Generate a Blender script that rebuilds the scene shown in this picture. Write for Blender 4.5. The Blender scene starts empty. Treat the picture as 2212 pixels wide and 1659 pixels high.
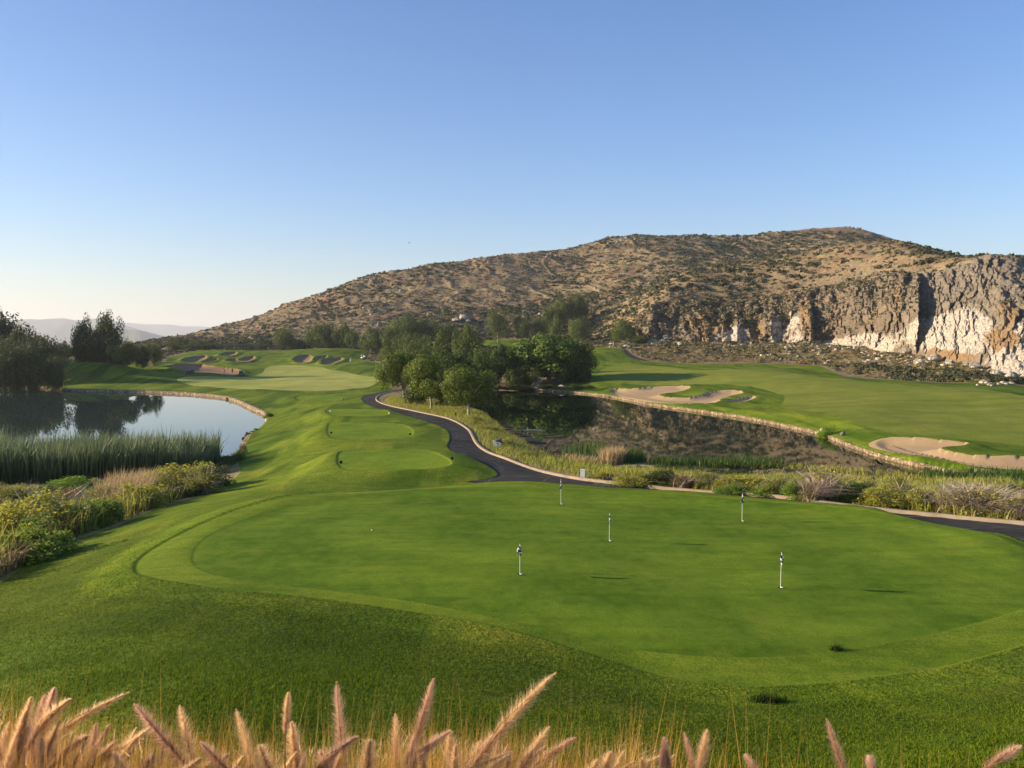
import bpy, math, time
import numpy as np
from mathutils import Vector, noise as mnoise
T0 = time.time()
SC = bpy.context.scene
COL = SC.collection
R = math.radians
# ------------------------------------------------------------------ camera, world, sun
ZC = 12.0                       # camera height above datum
FPX, CX, CY = 1662.0, 1106.0, 829.5     # focal length and centre in the units of the layout sketch
PITCH = math.atan(89.5 / FPX)
cam_d = bpy.data.cameras.new('camera'); cam = bpy.data.objects.new('camera', cam_d); COL.objects.link(cam)
cam.location = (0, 0, ZC); cam.rotation_euler = (math.pi/2 - PITCH, 0, 0)
cam_d.sensor_width = 36.0; cam_d.lens = 36.0 * FPX / 2212.0
cam_d.clip_start = 0.05; cam_d.clip_end = 60000
cam_d.dof.use_dof = True; cam_d.dof.focus_distance = 45.0; cam_d.dof.aperture_fstop = 13.0
SC.camera = cam
SUN_EL, SUN_AZ = R(16.0), R(4.0)        # azimuth measured from -X towards +Y
sdir = Vector((-math.cos(SUN_AZ)*math.cos(SUN_EL), math.sin(SUN_AZ)*math.cos(SUN_EL), math.sin(SUN_EL)))
sl = bpy.data.lights.new('sun', 'SUN'); sl.energy = 5.0; sl.angle = R(0.5); sl.color = (1.0, 0.83, 0.60)
so = bpy.data.objects.new('sun', sl); COL.objects.link(so); so.rotation_euler = sdir.to_track_quat('Z', 'Y').to_euler()
so.location = (-50, 0, 60)
W = bpy.data.worlds.new('World'); SC.world = W; W.use_nodes = True
wn = W.node_tree.nodes; wl = W.node_tree.links
sky = wn.new('ShaderNodeTexSky'); sky.sky_type = 'NISHITA'; sky.sun_disc = False
sky.sun_elevation = SUN_EL; sky.sun_rotation = R(-90) + SUN_AZ
sky.altitude = 0; sky.air_density = 1.15; sky.dust_density = 0.4; sky.ozone_density = 2.6
tc = wn.new('ShaderNodeTexCoord'); sx = wn.new('ShaderNodeSeparateXYZ'); wl.new(tc.outputs['Generated'], sx.inputs[0])
rp = wn.new('ShaderNodeValToRGB'); wl.new(sx.outputs[2], rp.inputs[0])      # deeper blue towards the zenith
rp.color_ramp.elements[0].position = 0.0; rp.color_ramp.elements[0].color = (1.0, .93, 1.0, 1)
rp.color_ramp.elements[1].position = .5; rp.color_ramp.elements[1].color = (.51, .74, 1.09, 1)
e_ = rp.color_ramp.elements.new(.18); e_.color = (.74, .87, 1.12, 1)
mxs = wn.new('ShaderNodeMix'); mxs.data_type = 'RGBA'; mxs.blend_type = 'MULTIPLY'
mxs.inputs[0].default_value = 1; wl.new(sky.outputs[0], mxs.inputs[6]); wl.new(rp.outputs[0], mxs.inputs[7])
rx_ = wn.new('ShaderNodeMapRange'); wl.new(sx.outputs[0], rx_.inputs[0]); rx_.inputs[1].default_value = -.8; rx_.inputs[2].default_value = .1; rx_.inputs[3].default_value = .74; rx_.inputs[4].default_value = 1.0
vs_ = wn.new('ShaderNodeVectorMath'); vs_.operation = 'SCALE'; wl.new(mxs.outputs[2], vs_.inputs[0]); wl.new(rx_.outputs[0], vs_.inputs[3])
wl.new(vs_.outputs[0], wn['Background'].inputs[0]); wn['Background'].inputs[1].default_value = 0.092
SC.view_settings.view_transform = 'Standard'; SC.view_settings.look = 'None'
SC.view_settings.exposure = 1.16; SC.view_settings.gamma = 1.0
SC.cycles.max_bounces = 6; SC.cycles.diffuse_bounces = 2; SC.cycles.glossy_bounces = 3
SC.cycles.transmission_bounces = 3; SC.cycles.volume_bounces = 0; SC.cycles.transparent_max_bounces = 4

# ------------------------------------------------------------------ maths helpers
cp, sp_ = math.cos(PITCH), math.sin(PITCH)
def ray(px, py):
    a = (px - CX) / FPX; b = -(py - CY) / FPX
    # camera axes: right=X, forward=(0,cp,-sp), up=(0,sp,cp)
    return np.array([a, cp + b*sp_, -sp_ + b*cp])
def at_d(px, py, d):                    # the point on that sight line d metres ahead
    r = ray(px, py); return r / r[1] * d + np.array([0, 0, ZC])
def at_e(px, py, E):                    # the point on that sight line E metres above (below) the eye
    r = ray(px, py); return r * (E / r[2]) + np.array([0, 0, ZC])
def ss(a, b, x):
    t = np.clip((x - a) / (b - a), 0, 1); return t*t*(3-2*t)
def hash2(ix, iy, s=0):
    n = (ix.astype(np.int64)*374761393 + iy.astype(np.int64)*668265263 + s*982451653) & 0x7fffffff
    n = ((n ^ (n >> 13)) * 1274126177) & 0x7fffffff
    return ((n ^ (n >> 16)) & 0xffff) / 65535.0
def vnoise(x, y, s=0):
    xi = np.floor(x); yi = np.floor(y); fx = x-xi; fy = y-yi
    fx = fx*fx*(3-2*fx); fy = fy*fy*(3-2*fy)
    a = hash2(xi, yi, s); b = hash2(xi+1, yi, s); c = hash2(xi, yi+1, s); d = hash2(xi+1, yi+1, s)
    return (a*(1-fx)+b*fx)*(1-fy) + (c*(1-fx)+d*fx)*fy
def fbm(x, y, oct=4, s=0):
    v = 0; a = 1; t = 0
    for k in range(oct):
        v = v + a*vnoise(x, y, s+k*17); t += a; a *= .5
        x, y = x*2.03+11.3, y*2.03-7.1
    return v/t*2-1
def sdf(P, poly, margin=30):
    """signed distance (negative inside) of points P (N,2) to a closed polygon"""
    poly = np.asarray(poly)
    out = np.full(len(P), float(margin))
    lo = poly.min(0)-margin; hi = poly.max(0)+margin
    m = (P[:,0] > lo[0]) & (P[:,0] < hi[0]) & (P[:,1] > lo[1]) & (P[:,1] < hi[1])
    Q = P[m]
    if len(Q) == 0: return out
    d2 = np.full(len(Q), 1e18); ins = np.zeros(len(Q), bool)
    for i in range(len(poly)):
        a = poly[i]; b = poly[(i+1) % len(poly)]; ab = b-a
        L = ab@ab
        if L < 1e-12: continue
        w = Q-a; t = np.clip((w@ab)/L, 0, 1)
        dx = w[:,0]-t*ab[0]; dy = w[:,1]-t*ab[1]
        d2 = np.minimum(d2, dx*dx+dy*dy)
        c = (a[1] > Q[:,1]) != (b[1] > Q[:,1])
        if c.any():
            xs = a[0]+(Q[:,1]-a[1])/(b[1]-a[1]+1e-12)*ab[0]
            ins ^= c & (Q[:,0] < xs)
    d = np.sqrt(d2); d[ins] *= -1
    out[m] = np.minimum(d, margin)
    return out
def chaikin(P, n=2, closed=True):
    P = np.asarray(P, float)
    for _ in range(n):
        if closed:
            Q = np.roll(P, -1, 0); P = np.stack([P*.75+Q*.25, P*.25+Q*.75], 1).reshape(-1, P.shape[1])
        else:
            A, B = P[:-1], P[1:]
            M = np.stack([A*.75+B*.25, A*.25+B*.75], 1).reshape(-1, P.shape[1])
            P = np.vstack([P[:1], M[1:-1], P[-1:]])
    return P
def resample(P, step):
    P = np.asarray(P, float); s = np.r_[0, np.cumsum(np.linalg.norm(np.diff(P[:, :2], axis=0), axis=1))]
    n = max(2, int(s[-1]/step)); t = np.linspace(0, s[-1], n)
    return np.stack([np.interp(t, s, P[:, k]) for k in range(P.shape[1])], 1)

# ------------------------------------------------------------------ mesh helpers
def mesh_np(name, V, F, mat=None, parent=None, smooth=False, attrs=None):
    V = np.asarray(V, np.float32); F = np.asarray(F, np.int32)
    me = bpy.data.meshes.new(name)
    k = F.shape[1]
    me.vertices.add(len(V)); me.vertices.foreach_set('co', V.ravel())
    me.loops.add(F.size); me.loops.foreach_set('vertex_index', F.ravel())
    me.polygons.add(len(F)); me.polygons.foreach_set('loop_start', np.arange(0, F.size, k, dtype=np.int32))
    me.polygons.foreach_set('loop_total', np.full(len(F), k, np.int32))
    if smooth: me.polygons.foreach_set('use_smooth', np.ones(len(F), bool))
    for an, av in (attrs or {}).items():
        a = me.attributes.new(an, 'FLOAT', 'POINT'); a.data.foreach_set('value', np.asarray(av, np.float32))
    me.update(calc_edges=True)
    if mat: me.materials.append(mat)
    o = bpy.data.objects.new(name, me); COL.objects.link(o)
    if parent is not None: o.parent = parent
    return o
def tag(o, label=None, cat=None, group=None, kind=None):
    if label: o['label'] = label
    if cat: o['category'] = cat
    if group: o['group'] = group
    if kind: o['kind'] = kind
    return o
def empty(name, loc, rz=0, sc=1.0):
    o = bpy.data.objects.new(name, None); COL.objects.link(o); o.empty_display_size = .2
    o.location = loc; o.rotation_euler = (0, 0, rz)
    o.scale = (sc, sc, sc) if not hasattr(sc, '__len__') else sc
    return o
def copy_tree(src, loc, rz, sc):
    r = src.copy(); COL.objects.link(r); r.location = loc; r.rotation_euler = (0, 0, rz)
    r.scale = (sc, sc, sc) if not hasattr(sc, '__len__') else sc
    for ch in src.children:
        c = ch.copy(); COL.objects.link(c); c.parent = r
        for g in ch.children:
            d = g.copy(); COL.objects.link(d); d.parent = c
    return r
class MB:
    """collects simple solids into one mesh"""
    def __init__(s): s.V = []; s.F = []; s.n = 0
    def add(s, V, F):
        s.V.append(np.asarray(V, float)); s.F += [tuple(i+s.n for i in f) for f in F]; s.n += len(V); return s
    def box(s, c, size, rz=0, taper=1.0, tilt=0):
        x, y, z = np.array(size)/2
        V = np.array([(sx*x*(taper if sz > 0 else 1), sy*y*(taper if sz > 0 else 1), sz*z) for sz in (-1, 1) for sx, sy in ((-1,-1),(1,-1),(1,1),(-1,1))])
        if tilt: ct, st = math.cos(tilt), math.sin(tilt); V = np.stack([V[:,0], V[:,1]*ct-V[:,2]*st, V[:,1]*st+V[:,2]*ct], 1)
        if rz: c_, s_ = math.cos(rz), math.sin(rz); V = np.stack([V[:,0]*c_-V[:,1]*s_, V[:,0]*s_+V[:,1]*c_, V[:,2]], 1)
        return s.add(V+np.array(c), [(0,3,2,1),(4,5,6,7),(0,1,5,4),(1,2,6,5),(2,3,7,6),(3,0,4,7)])
    def tube(s, pts, rad, n=8):
        pts = [Vector(p) for p in pts]; rad = list(rad) if hasattr(rad, '__len__') else [rad]*len(pts)
        V = []; 
        for i, p in enumerate(pts):
            d = (pts[min(i+1, len(pts)-1)]-pts[max(i-1, 0)]).normalized()
            a = d.orthogonal().normalized(); b = d.cross(a)
            if i and (a.dot(pa) < 0.0): a = -a; b = -b
            if i:   # keep the frame from twisting
                a = (pa - d*pa.dot(d)).normalized(); b = d.cross(a)
            pa = a
            for k in range(n):
                t = 2*math.pi*k/n; V.append(p+(a*math.cos(t)+b*math.sin(t))*rad[i])
        F = [(i*n+k, i*n+(k+1)%n, (i+1)*n+(k+1)%n, (i+1)*n+k) for i in range(len(pts)-1) for k in range(n)]
        F += [tuple(range(n))[::-1], tuple((len(pts)-1)*n+k for k in range(n))]
        return s.add([tuple(v) for v in V], F)
    def ball(s, c, r, nu=12, nv=8):
        r = np.array(r) if hasattr(r, '__len__') else np.array([r, r, r])
        V = [(0, 0, -1)] + [(math.cos(2*math.pi*u/nu)*math.sin(math.pi*v/nv), math.sin(2*math.pi*u/nu)*math.sin(math.pi*v/nv), -math.cos(math.pi*v/nv)) for v in range(1, nv) for u in range(nu)] + [(0, 0, 1)]
        F = [(0, 1+(u+1)%nu, 1+u) for u in range(nu)]
        F += [(1+v*nu+u, 1+v*nu+(u+1)%nu, 1+(v+1)*nu+(u+1)%nu, 1+(v+1)*nu+u) for v in range(nv-2) for u in range(nu)]
        e = len(V)-1; b = 1+(nv-2)*nu; F += [(b+u, b+(u+1)%nu, e) for u in range(nu)]
        return s.add(np.array(V)*r+np.array(c), F)
    def build(s, name, mat, parent=None, smooth=True):
        me = bpy.data.meshes.new(name); me.from_pydata([tuple(v) for v in np.vstack(s.V)], [], s.F); me.update()
        if smooth: me.polygons.foreach_set('use_smooth', [True]*len(me.polygons)); me.set_sharp_from_angle(angle=R(35))
        me.materials.append(mat); o = bpy.data.objects.new(name, me); COL.objects.link(o)
        if parent is not None: o.parent = parent
        return o

# ------------------------------------------------------------------ materials
class NT:
    def __init__(s, name):
        s.m = bpy.data.materials.new(name); s.m.use_nodes = True; s.t = s.m.node_tree
        s.b = s.t.nodes['Principled BSDF']; s.out = s.t.nodes['Material Output']
        s.geo = s.t.nodes.new('ShaderNodeNewGeometry'); s.P = s.geo.outputs['Position']
    def n(s, typ, **kw):
        x = s.t.nodes.new(typ)
        for k, v in kw.items(): setattr(x, k, v)
        return x
    def set(s, node, i, v):
        if hasattr(v, 'is_output') or isinstance(v, bpy.types.NodeSocket): s.t.links.new(v, node.inputs[i])
        else: node.inputs[i].default_value = v
    def noise(s, scale, detail=4, rough=.55, vec=None, stretch=None, dist=0):
        v = vec or s.P
        if stretch:
            mp = s.n('ShaderNodeMapping'); s.t.links.new(v, mp.inputs[0]); mp.inputs['Scale'].default_value = stretch; v = mp.outputs[0]
        x = s.n('ShaderNodeTexNoise'); s.t.links.new(v, x.inputs['Vector']); x.inputs['Scale'].default_value = scale
        x.inputs['Detail'].default_value = detail; x.inputs['Roughness'].default_value = rough; x.inputs['Distortion'].default_value = dist
        return x.outputs['Fac']
    def ramp(s, fac, stops, interp='LINEAR'):
        x = s.n('ShaderNodeValToRGB'); x.color_ramp.interpolation = interp; e = x.color_ramp.elements
        while len(e) < len(stops): e.new(.5)
        for k, (p, c) in enumerate(stops):
            e[k].position = p; e[k].color = (c[0], c[1], c[2], 1) if hasattr(c, '__len__') else (c, c, c, 1)
        s.set(x, 0, fac); return x.outputs['Color']
    def mix(s, fac, a, b, mode='MIX'):
        x = s.n('ShaderNodeMix', data_type='RGBA', blend_type=mode)
        f = [i for i in x.inputs if i.identifier == 'Factor_Float'][0]; A = [i for i in x.inputs if i.identifier == 'A_Color'][0]; B = [i for i in x.inputs if i.identifier == 'B_Color'][0]
        for sock, v in ((f, fac), (A, a), (B, b)):
            if isinstance(v, bpy.types.NodeSocket): s.t.links.new(v, sock)
            elif hasattr(v, '__len__'): sock.default_value = (v[0], v[1], v[2], 1)
            elif sock is f: sock.default_value = v
            else: sock.default_value = (v, v, v, 1)
        return [o for o in x.outputs if o.identifier == 'Result_Color'][0]
    def math(s, op, a, b=0.0, c=None, clamp=False):
        x = s.n('ShaderNodeMath', operation=op, use_clamp=clamp); s.set(x, 0, a); s.set(x, 1, b)
        if c is not None: s.set(x, 2, c)
        return x.outputs[0]
    def attr(s, name):
        return s.n('ShaderNodeAttribute', attribute_name=name).outputs['Fac']
    def bump(s, h, strength, dist):
        x = s.n('ShaderNodeBump'); x.inputs['Strength'].default_value = strength; x.inputs['Distance'].default_value = dist
        s.t.links.new(h, x.inputs['Height']); s.t.links.new(x.outputs[0], s.b.inputs['Normal']); return x
    def fin(s, col, rough=.9, spec=.15):
        s.set(s.b, 'Base Color', (col[0], col[1], col[2], 1) if isinstance(col, tuple) else col); s.set(s.b, 'Roughness', rough)
        s.b.inputs['Specular IOR Level'].default_value = spec
        return s.m
    def sheen(s, w, tint):
        s.b.inputs['Sheen Weight'].default_value = w; s.b.inputs['Sheen Tint'].default_value = (*tint, 1); s.b.inputs['Sheen Roughness'].default_value = .6
def plain(name, c, rough=.6, spec=.3, var=.12, scale=6.0, metal=0):
    n = NT(name); f = n.noise(scale, 3)
    col = n.mix(f, tuple(x*(1-var) for x in c), tuple(min(1, x*(1+var)) for x in c))
    n.b.inputs['Metallic'].default_value = metal
    return n.fin(col, rough, spec)
def turf(name, A, B, C, big=.12, mid=1.3, fine=14., bump=.5, bd=.03, stripes=None, fleck=0.35):
    """A,B: two greens mixed in patches; C: dry tone"""
    n = NT(name)
    p1 = n.noise(big, 4, .6, stretch=(1, .55, 1)); p2 = n.noise(mid, 5, .65); p3 = n.noise(fine, 3, .7)
    f = n.math('ADD', n.math('MULTIPLY', p1, .6), n.math('MULTIPLY', p2, .4))
    col = n.mix(n.ramp(f, [(.38, 0), (.62, 1)]), A, B)
    dry = n.ramp(n.noise(big*2.3, 5, .7), [(.52, 0), (.72, 1)])
    col = n.mix(n.math('MULTIPLY', dry, .55), col, C)
    sp = n.ramp(n.noise(mid*2.6, 6, .75, stretch=(.6, 1.3, 1)), [(.34, .55), (.44, 1.0), (.6, 1.0), (.72, 1.2)]); col = n.mix(fleck, col, sp, 'MULTIPLY')
    if stripes: col = stripes(n, col)
    ln = n.noise(big*3.2, 3, .55, stretch=(.35, 2.4, 1), dist=.5); col = n.mix(.6, col, n.ramp(ln, [(.36, (.72,.80,.7)), (.47, (1,1,1)), (.56, (1,1,1)), (.66, (1.22,1.14,1.0))]), 'MULTIPLY')
    col = n.mix(fleck, col, n.ramp(p3, [(.3, .25), (.5, .95), (.7, 1.6)]), 'MULTIPLY')
    n.bump(n.math('ADD', n.math('MULTIPLY', p3, 1.0), n.math('MULTIPLY', p2, .8)), bump, bd)
    return n.fin(col, .9, .04)
def leafmat(name, A, B, trans=.35, rough=.6, C=None):
    """leaf colour varies by leaf (rnd) and by clump (clp)"""
    n = NT(name); r = n.attr('rnd'); c = n.attr('clp')
    col = n.mix(n.math('ADD', n.math('MULTIPLY', r, .6), n.math('MULTIPLY', c, .4)), A, B)
    if C: col = n.mix(n.ramp(n.attr('tip'), [(.25, 0), (.8, 1)]), col, C)
    d = n.n('ShaderNodeBsdfTranslucent'); n.set(d, 0, col)
    n.fin(col, rough, .12)
    mx = n.n('ShaderNodeMixShader'); mx.inputs[0].default_value = trans
    n.t.links.new(n.b.outputs[0], mx.inputs[1]); n.t.links.new(d.outputs[0], mx.inputs[2]); n.t.links.new(mx.outputs[0], n.out.inputs[0])
    return n.m

# ------------------------------------------------------------------ terrain control
# (px, py, E) : ground seen at sketch point px,py lies E metres relative to the eye
CE = [
 (0,1600,-3.6),(0,1450,-4.6),(0,1330,-5.8),(300,1600,-3.35),(300,1450,-4.1),(300,1330,-5.1),(700,1600,-3.42),(700,1450,-4.42),(700,1360,-5.25),
 (1106,1600,-3.85),(1106,1450,-5.15),(1106,1370,-5.5),(1500,1640,-4.0),(1500,1550,-4.95),(1500,1490,-5.55),(1850,1640,-4.1),(1850,1550,-5.05),(2212,1640,-3.45),(2212,1560,-4.45),(2212,1470,-5.4),
 (-300,1600,-4.3),(-300,1400,-5.8),(2500,1600,-3.9),(2500,1400,-5.6),
 # putting green rim and middle
 (280,1230,-5.75),(500,1150,-5.6),(800,1200,-5.6),(1106,1200,-5.6),(1500,1200,-5.6),(1900,1250,-5.6),(2212,1250,-5.65),(640,1065,-5.7),(1106,1040,-5.65),(1500,1060,-5.6),(1900,1098,-5.6),(2180,1160,-5.7),(2500,1300,-5.7),
 # left rough down to the brush and pond
 (150,1190,-6.9),(0,1270,-6.6),(-300,1300,-6.6),(330,1115,-7.6),(470,1060,-8.6),(560,1040,-8.3),(0,1180,-8.3),(0,1110,-9.4),(200,1090,-9.2),(0,1060,-10.4),(250,1050,-10.5),(480,1020,-10.0),(-400,1080,-10.4),
 (520,990,-10.3),(540,950,-10.6),(600,1000,-8.9),(560,1075,-7.3),(640,960,-9.0),(600,920,-10.2),
 # tee terraces
 (640,1030,-7.9),(870,1000,-7.75),(1000,1005,-7.9),(870,1030,-7.9),(680,940,-8.9),(830,925,-8.4),(940,940,-8.5),(860,893,-8.9),(700,893,-9.2),(700,861,-9.5),(820,862,-9.3),(620,880,-10.0),(590,860,-10.3),
 # cart path
 (1200,1030,-7.95),(1085,990,-8.3),(1015,935,-8.65),(980,905,-8.9),(900,888,-9.0),(815,862,-9.3),(860,845,-9.5),(1350,1047,-7.6),(1700,1076,-7.2),(2212,1132,-6.9),(2500,1170,-6.7),
 # bank between path and right lake
 (1110,935,-9.8),(1180,990,-9.6),(1300,1025,-9.0),(1060,905,-9.8),(1000,880,-9.7),(1500,1035,-9.0),(1800,1050,-8.8),(2100,1075,-8.4),(2450,1110,-8.2),
 (1350,985,-10.9),(1600,985,-10.9),(1850,1005,-10.7),(1200,930,-11.0),(1400,930,-11.2),(1600,950,-11.),
 # around the left pond
 (0,842,-11.),(150,846,-11.),(300,850,-11.3),(450,900,-11.6),(200,950,-11.8),(-400,870,-11.5),(-500,950,-11.8),(400,843,-10.6),(520,862,-10.5),
 # left fairway
 (150,829,-10.4),(300,832,-10.3),(450,832,-10.2),(650,838,-10.2),(820,828,-9.8),(450,815,-9.6),(650,812,-9.5),(830,805,-8.9),(522,812,-9.7),
 (300,805,-8.9),(200,808,-9.2),(410,806,-9.0),(100,825,-10.2),
 # right shore, right fairway
 (1100,836,-10.2),(1200,838,-10.15),(1290,843,-10.05),(1380,858,-9.75),(1500,873,-9.7),(1620,890,-9.6),(1760,915,-9.5),(1870,952,-9.7),(2000,990,-9.9),(2212,1020,-9.8),(2450,1050,-9.6),
 (1330,825,-8.9),(1480,823,-8.6),(1650,850,-8.8),(1800,860,-8.7),(1800,890,-9.1),(2000,920,-9.2),(2212,940,-9.2),(2212,880,-8.7),(2000,860,-8.4),(2450,950,-9.),
 (1330,800,-7.4),(1450,795,-6.9),(1600,800,-7.1),(1750,810,-7.3),(1950,830,-7.6),(2150,842,-7.8),(2400,870,-7.9),
]
# (px, py, distance ahead)
CD = [
 # left mound and bunker complex
 (190,785,218),(260,789,218),(330,790,235),(120,792,218),(0,800,218),(-300,800,215),(190,777.5,240),(260,780,242),(0,783,245),(-300,788,240),(330,780,262),(200,787,300),(0,790,320),(-300,795,320),
 (400,788,262),(520,792,262),(680,790,262),(800,785,262),(420,775,285),(520,777,288),(680,779,288),(780,779,300),(360,772,285),
 (420,765,315),(520,763,320),(620,762,325),(700,761,325),(780,770,325),(840,772,320),
 (430,757,345),(520,757,350),(620,757,350),(690,752,348),(760,754,350),(830,760,350),(900,757,350),(350,766,345),
 (430,762,385),(620,761,385),(760,757,385),(350,768,400),(200,782,380),(0,788,400),(-400,790,400),(880,752,385),
 # behind centre trees and the small raised green by the hill
 (900,800,215),(1000,800,230),(1080,790,250),(950,775,290),(1050,765,310),(1000,752,345),(1100,752,345),(1190,752,330),(1060,737,390),(1180,737,385),
 (1250,760,285),(1330,757,285),(1290,750,318),(1360,762,282),(1400,778,262),(1480,785,250),(1620,783,245),(1770,787,232),(1822,810,205),(1942,821,185),(2049,826,172),(2212,834,160),(2420,850,145),
 # scrub strip in front of the cliff
 (1400,752,300),(1500,757,290),(1640,758,285),(1760,763,272),(1880,772,252),(1980,785,225),(2080,800,198),(2180,818,172),(2420,842,150),
 (1300,735,340),(1350,722,345),
]
cliff_b = [(1370,718,335),(1420,735,328),(1500,738,320),(1560,741,316),(1640,741,310),(1700,745,306),(1760,749,298),(1860,752,280),(1950,760,255),(2030,778,228),(2100,793,205),(2160,806,190),(2260,835,172),(2420,860,160)]
cliff_t = [(1370,700,345),(1420,652,345),(1500,650,342),(1560,655,340),(1640,650,336),(1700,640,333),(1760,622,330),(1860,604,318),(1950,594,300),(2030,588,285),(2100,569,278),(2160,546,274),(2260,562,268),(2420,590,260)]
crest = [(300,745,520),(360,737,530),(430,722,540),(520,698,545),(600,664,550),(700,630,555),(810,600,560),(900,582,570),(1000,567,580),(1100,553,590),(1200,546,600),(1300,522,605),(1350,514,608),(1400,513,608),(1440,518,608),(1500,512,612),(1600,516,618),(1700,504,625),(1780,497,628),(1850,493,630),(1900,505,625),(1960,526,615),(2040,551,600),(2120,585,580),(2260,640,560),(2450,690,560)]
hbase = [(300,752,430),(430,745,420),(550,742,410),(700,738,408),(850,735,408),(1000,728,405),(1180,722,400),(1280,715,385),(1370,696,352)]
def itp(tab, x, k): return np.interp(x, [p[0] for p in tab], [p[k] for p in tab])
for px in (300,380,460,540,620,700,790,880,970,1060,1150,1240,1300,1350,1430,1500,1570,1640,1710,1780,1850,1900,1960,2040,2120,2260,2420):
    yc, dc = itp(crest, px, 1), itp(crest, px, 2)
    if px < 1370: yb, db = itp(hbase, px, 1), itp(hbase, px, 2)
    else: yb, db = itp(cliff_t, px, 1), itp(cliff_t, px, 2)+6
    for t in (0, .3, .62, .85, 1.0):
        if px > 2050 and t > 0: continue
        CD.append((px, yb+(yc-yb)*t, db+(dc-db)*t))
    if px < 2050: CD.append((px, yc+16, dc*1.12))
    else:
        yt = itp(cliff_t, px, 1); dt = itp(cliff_t, px, 2); CD += [(px, yt+6, dt+22), (px, yt+22, dt+50), (px, yt+50, 390), (px, 690, 520)]
    CD.append((px, 750, max(dc, 560)*1.5)); CD.append((px, 752, max(dc, 560)*2.6))
for px in (1400,1460,1540,1620,1700,1780,1860,1950,2030,2100,2160,2260,2420):
    yb, db, yt, dt = itp(cliff_b,px,1), itp(cliff_b,px,2), itp(cliff_t,px,1), itp(cliff_t,px,2)
    CD.append((px, yb, db-1)); CD.append((px, yb+(yt-yb)*.25, db+(dt-db)*.75+2))
for px in (-700,-400,-100,100,220):
    CD += [(px, 772, 600), (px, 764, 1000), (px, 757, 2000)]
pts = [at_e(*c) for c in CE] + [at_d(*c) for c in CD]
pts = np.array(pts)
extra = []
for az in (-75, -50, -25, 0, 25, 50, 75):
    for r, E in ((.5,-1.62),(1.6,-1.68),(2.6,-1.95),(3.8,-2.55),(5.2,-3.15)):
        extra.append((r*math.sin(R(az)), r*math.cos(R(az)), ZC+E))
for az, r, E in ((-75,12,-5),(-75,40,-8),(-75,150,-9),(-75,500,-8),(75,12,-5),(75,40,-7),(75,150,-5),(75,400,20),(55,60,-8),(55,150,-5),(50,260,10),(-55,60,-10.5),(-60,150,-11),(-60,260,-8),(75,6500,-60),(0,6500,-80),(-75,6500,-80),(-35,6500,-80),(35,6500,-60)):
    extra.append((r*math.sin(R(az)), r*math.cos(R(az)), ZC+E))
for x, y, E in ((0,33.5,-6.2),(0,37,-7.5),(-7,32,-6.6),(-7,36,-7.6),(6,36,-7.4),(12,30.5,-6.9),(15.3,24.4,-6.65),(17,27,-6.85),(16,22.3,-6.5),(18,25,-6.7),(14.2,26.4,-6.75),(15.6,29,-6.95)):
    extra.append((x, y, ZC+E))
pts = np.vstack([pts, np.array(extra)])
def scl(r): return np.sqrt(1+(r/300.0)**2)
PT = np.arctan2(pts[:,0], pts[:,1]); PR = np.hypot(pts[:,0], pts[:,1])
U = np.stack([PT*1.25, np.log(PR)], 1); Q = (pts[:,2]-ZC)/scl(PR)
keep = []
for i in range(len(U)):
    if all(np.hypot(*(U[i]-U[j])) > .006 for j in keep): keep.append(i)
U = U[keep]; Q = Q[keep]
def tps(r): return np.where(r > 1e-9, r*r*np.log(r+1e-12), 0)
D = np.linalg.norm(U[:,None]-U[None], axis=2); nU = len(U)
A = np.zeros((nU+3, nU+3)); A[:nU,:nU] = tps(D)+np.eye(nU)*2e-5; A[:nU,nU] = 1; A[:nU,nU+1:] = U; A[nU,:nU] = 1; A[nU+1:,:nU] = U.T
wts = np.linalg.solve(A, np.r_[Q, 0, 0, 0])
NT_, NR_ = 420, 620
LR0, LR1 = math.log(.4), math.log(7000)
gt = np.linspace(R(-80), R(80), NT_); gr = np.linspace(LR0, LR1, NR_)
GG = np.zeros((NT_, NR_))
for i in range(NT_):
    uu = np.stack([np.full(NR_, gt[i]*1.25), gr], 1)
    dd = np.sqrt(((uu[:,None]-U[None])**2).sum(2)); GG[i] = tps(dd)@wts[:nU]+wts[nU]+uu@wts[nU+1:]
def base_z(x, y):
    th = np.clip((np.arctan2(x, y)-gt[0])/(gt[1]-gt[0]), 0, NT_-1.001); r = np.hypot(x, y)
    lr = np.clip((np.log(np.maximum(r, .41))-LR0)/(gr[1]-gr[0]), 0, NR_-1.001)
    i = th.astype(int); j = lr.astype(int); a = th-i; b = lr-j
    q = (GG[i,j]*(1-a)+GG[i+1,j]*a)*(1-b)+(GG[i,j+1]*(1-a)+GG[i+1,j+1]*a)*b
    return ZC+q*scl(r)
def hit(px, py, fn=None, dmin=5.2, dmax=900.):
    fn = fn or base_z
    if px > 1255 and 960 < py < 1240 and dmin < 6:      # beyond the raised back edge of the green
        back = np.interp(px, [1280,1500,1700,1900,2212,2600,3100], [1048,1066,1086,1110,1150,1195,1260])
        if py < back: dmin = np.interp(px, [1255,1500,1700,1900,2212,2600,3100], [35,32.5,30,27.5,24.3,20,14])
    r = ray(px, py); r = r/r[1]
    d = np.exp(np.linspace(math.log(dmin), math.log(dmax), 1600))
    g = ZC + r[2]*d - fn(r[0]*d, d)
    k = np.where(g < 0)[0]
    if len(k) == 0: i = int(np.argmin(np.abs(g))); dd = d[i]
    else:
        i = max(k[0], 1); t = g[i-1]/(g[i-1]-g[i]+1e-12); dd = d[i-1]+(d[i]-d[i-1])*min(max(t, 0), 1)
    return np.array([r[0]*dd, dd])
def zone(L, n=2, conv=None):
    if conv: L = [(conv[0]+x*conv[2], conv[1]+y*conv[2]) for x, y in L]
    return chaikin([hit(*p) for p in L], n)
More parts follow.
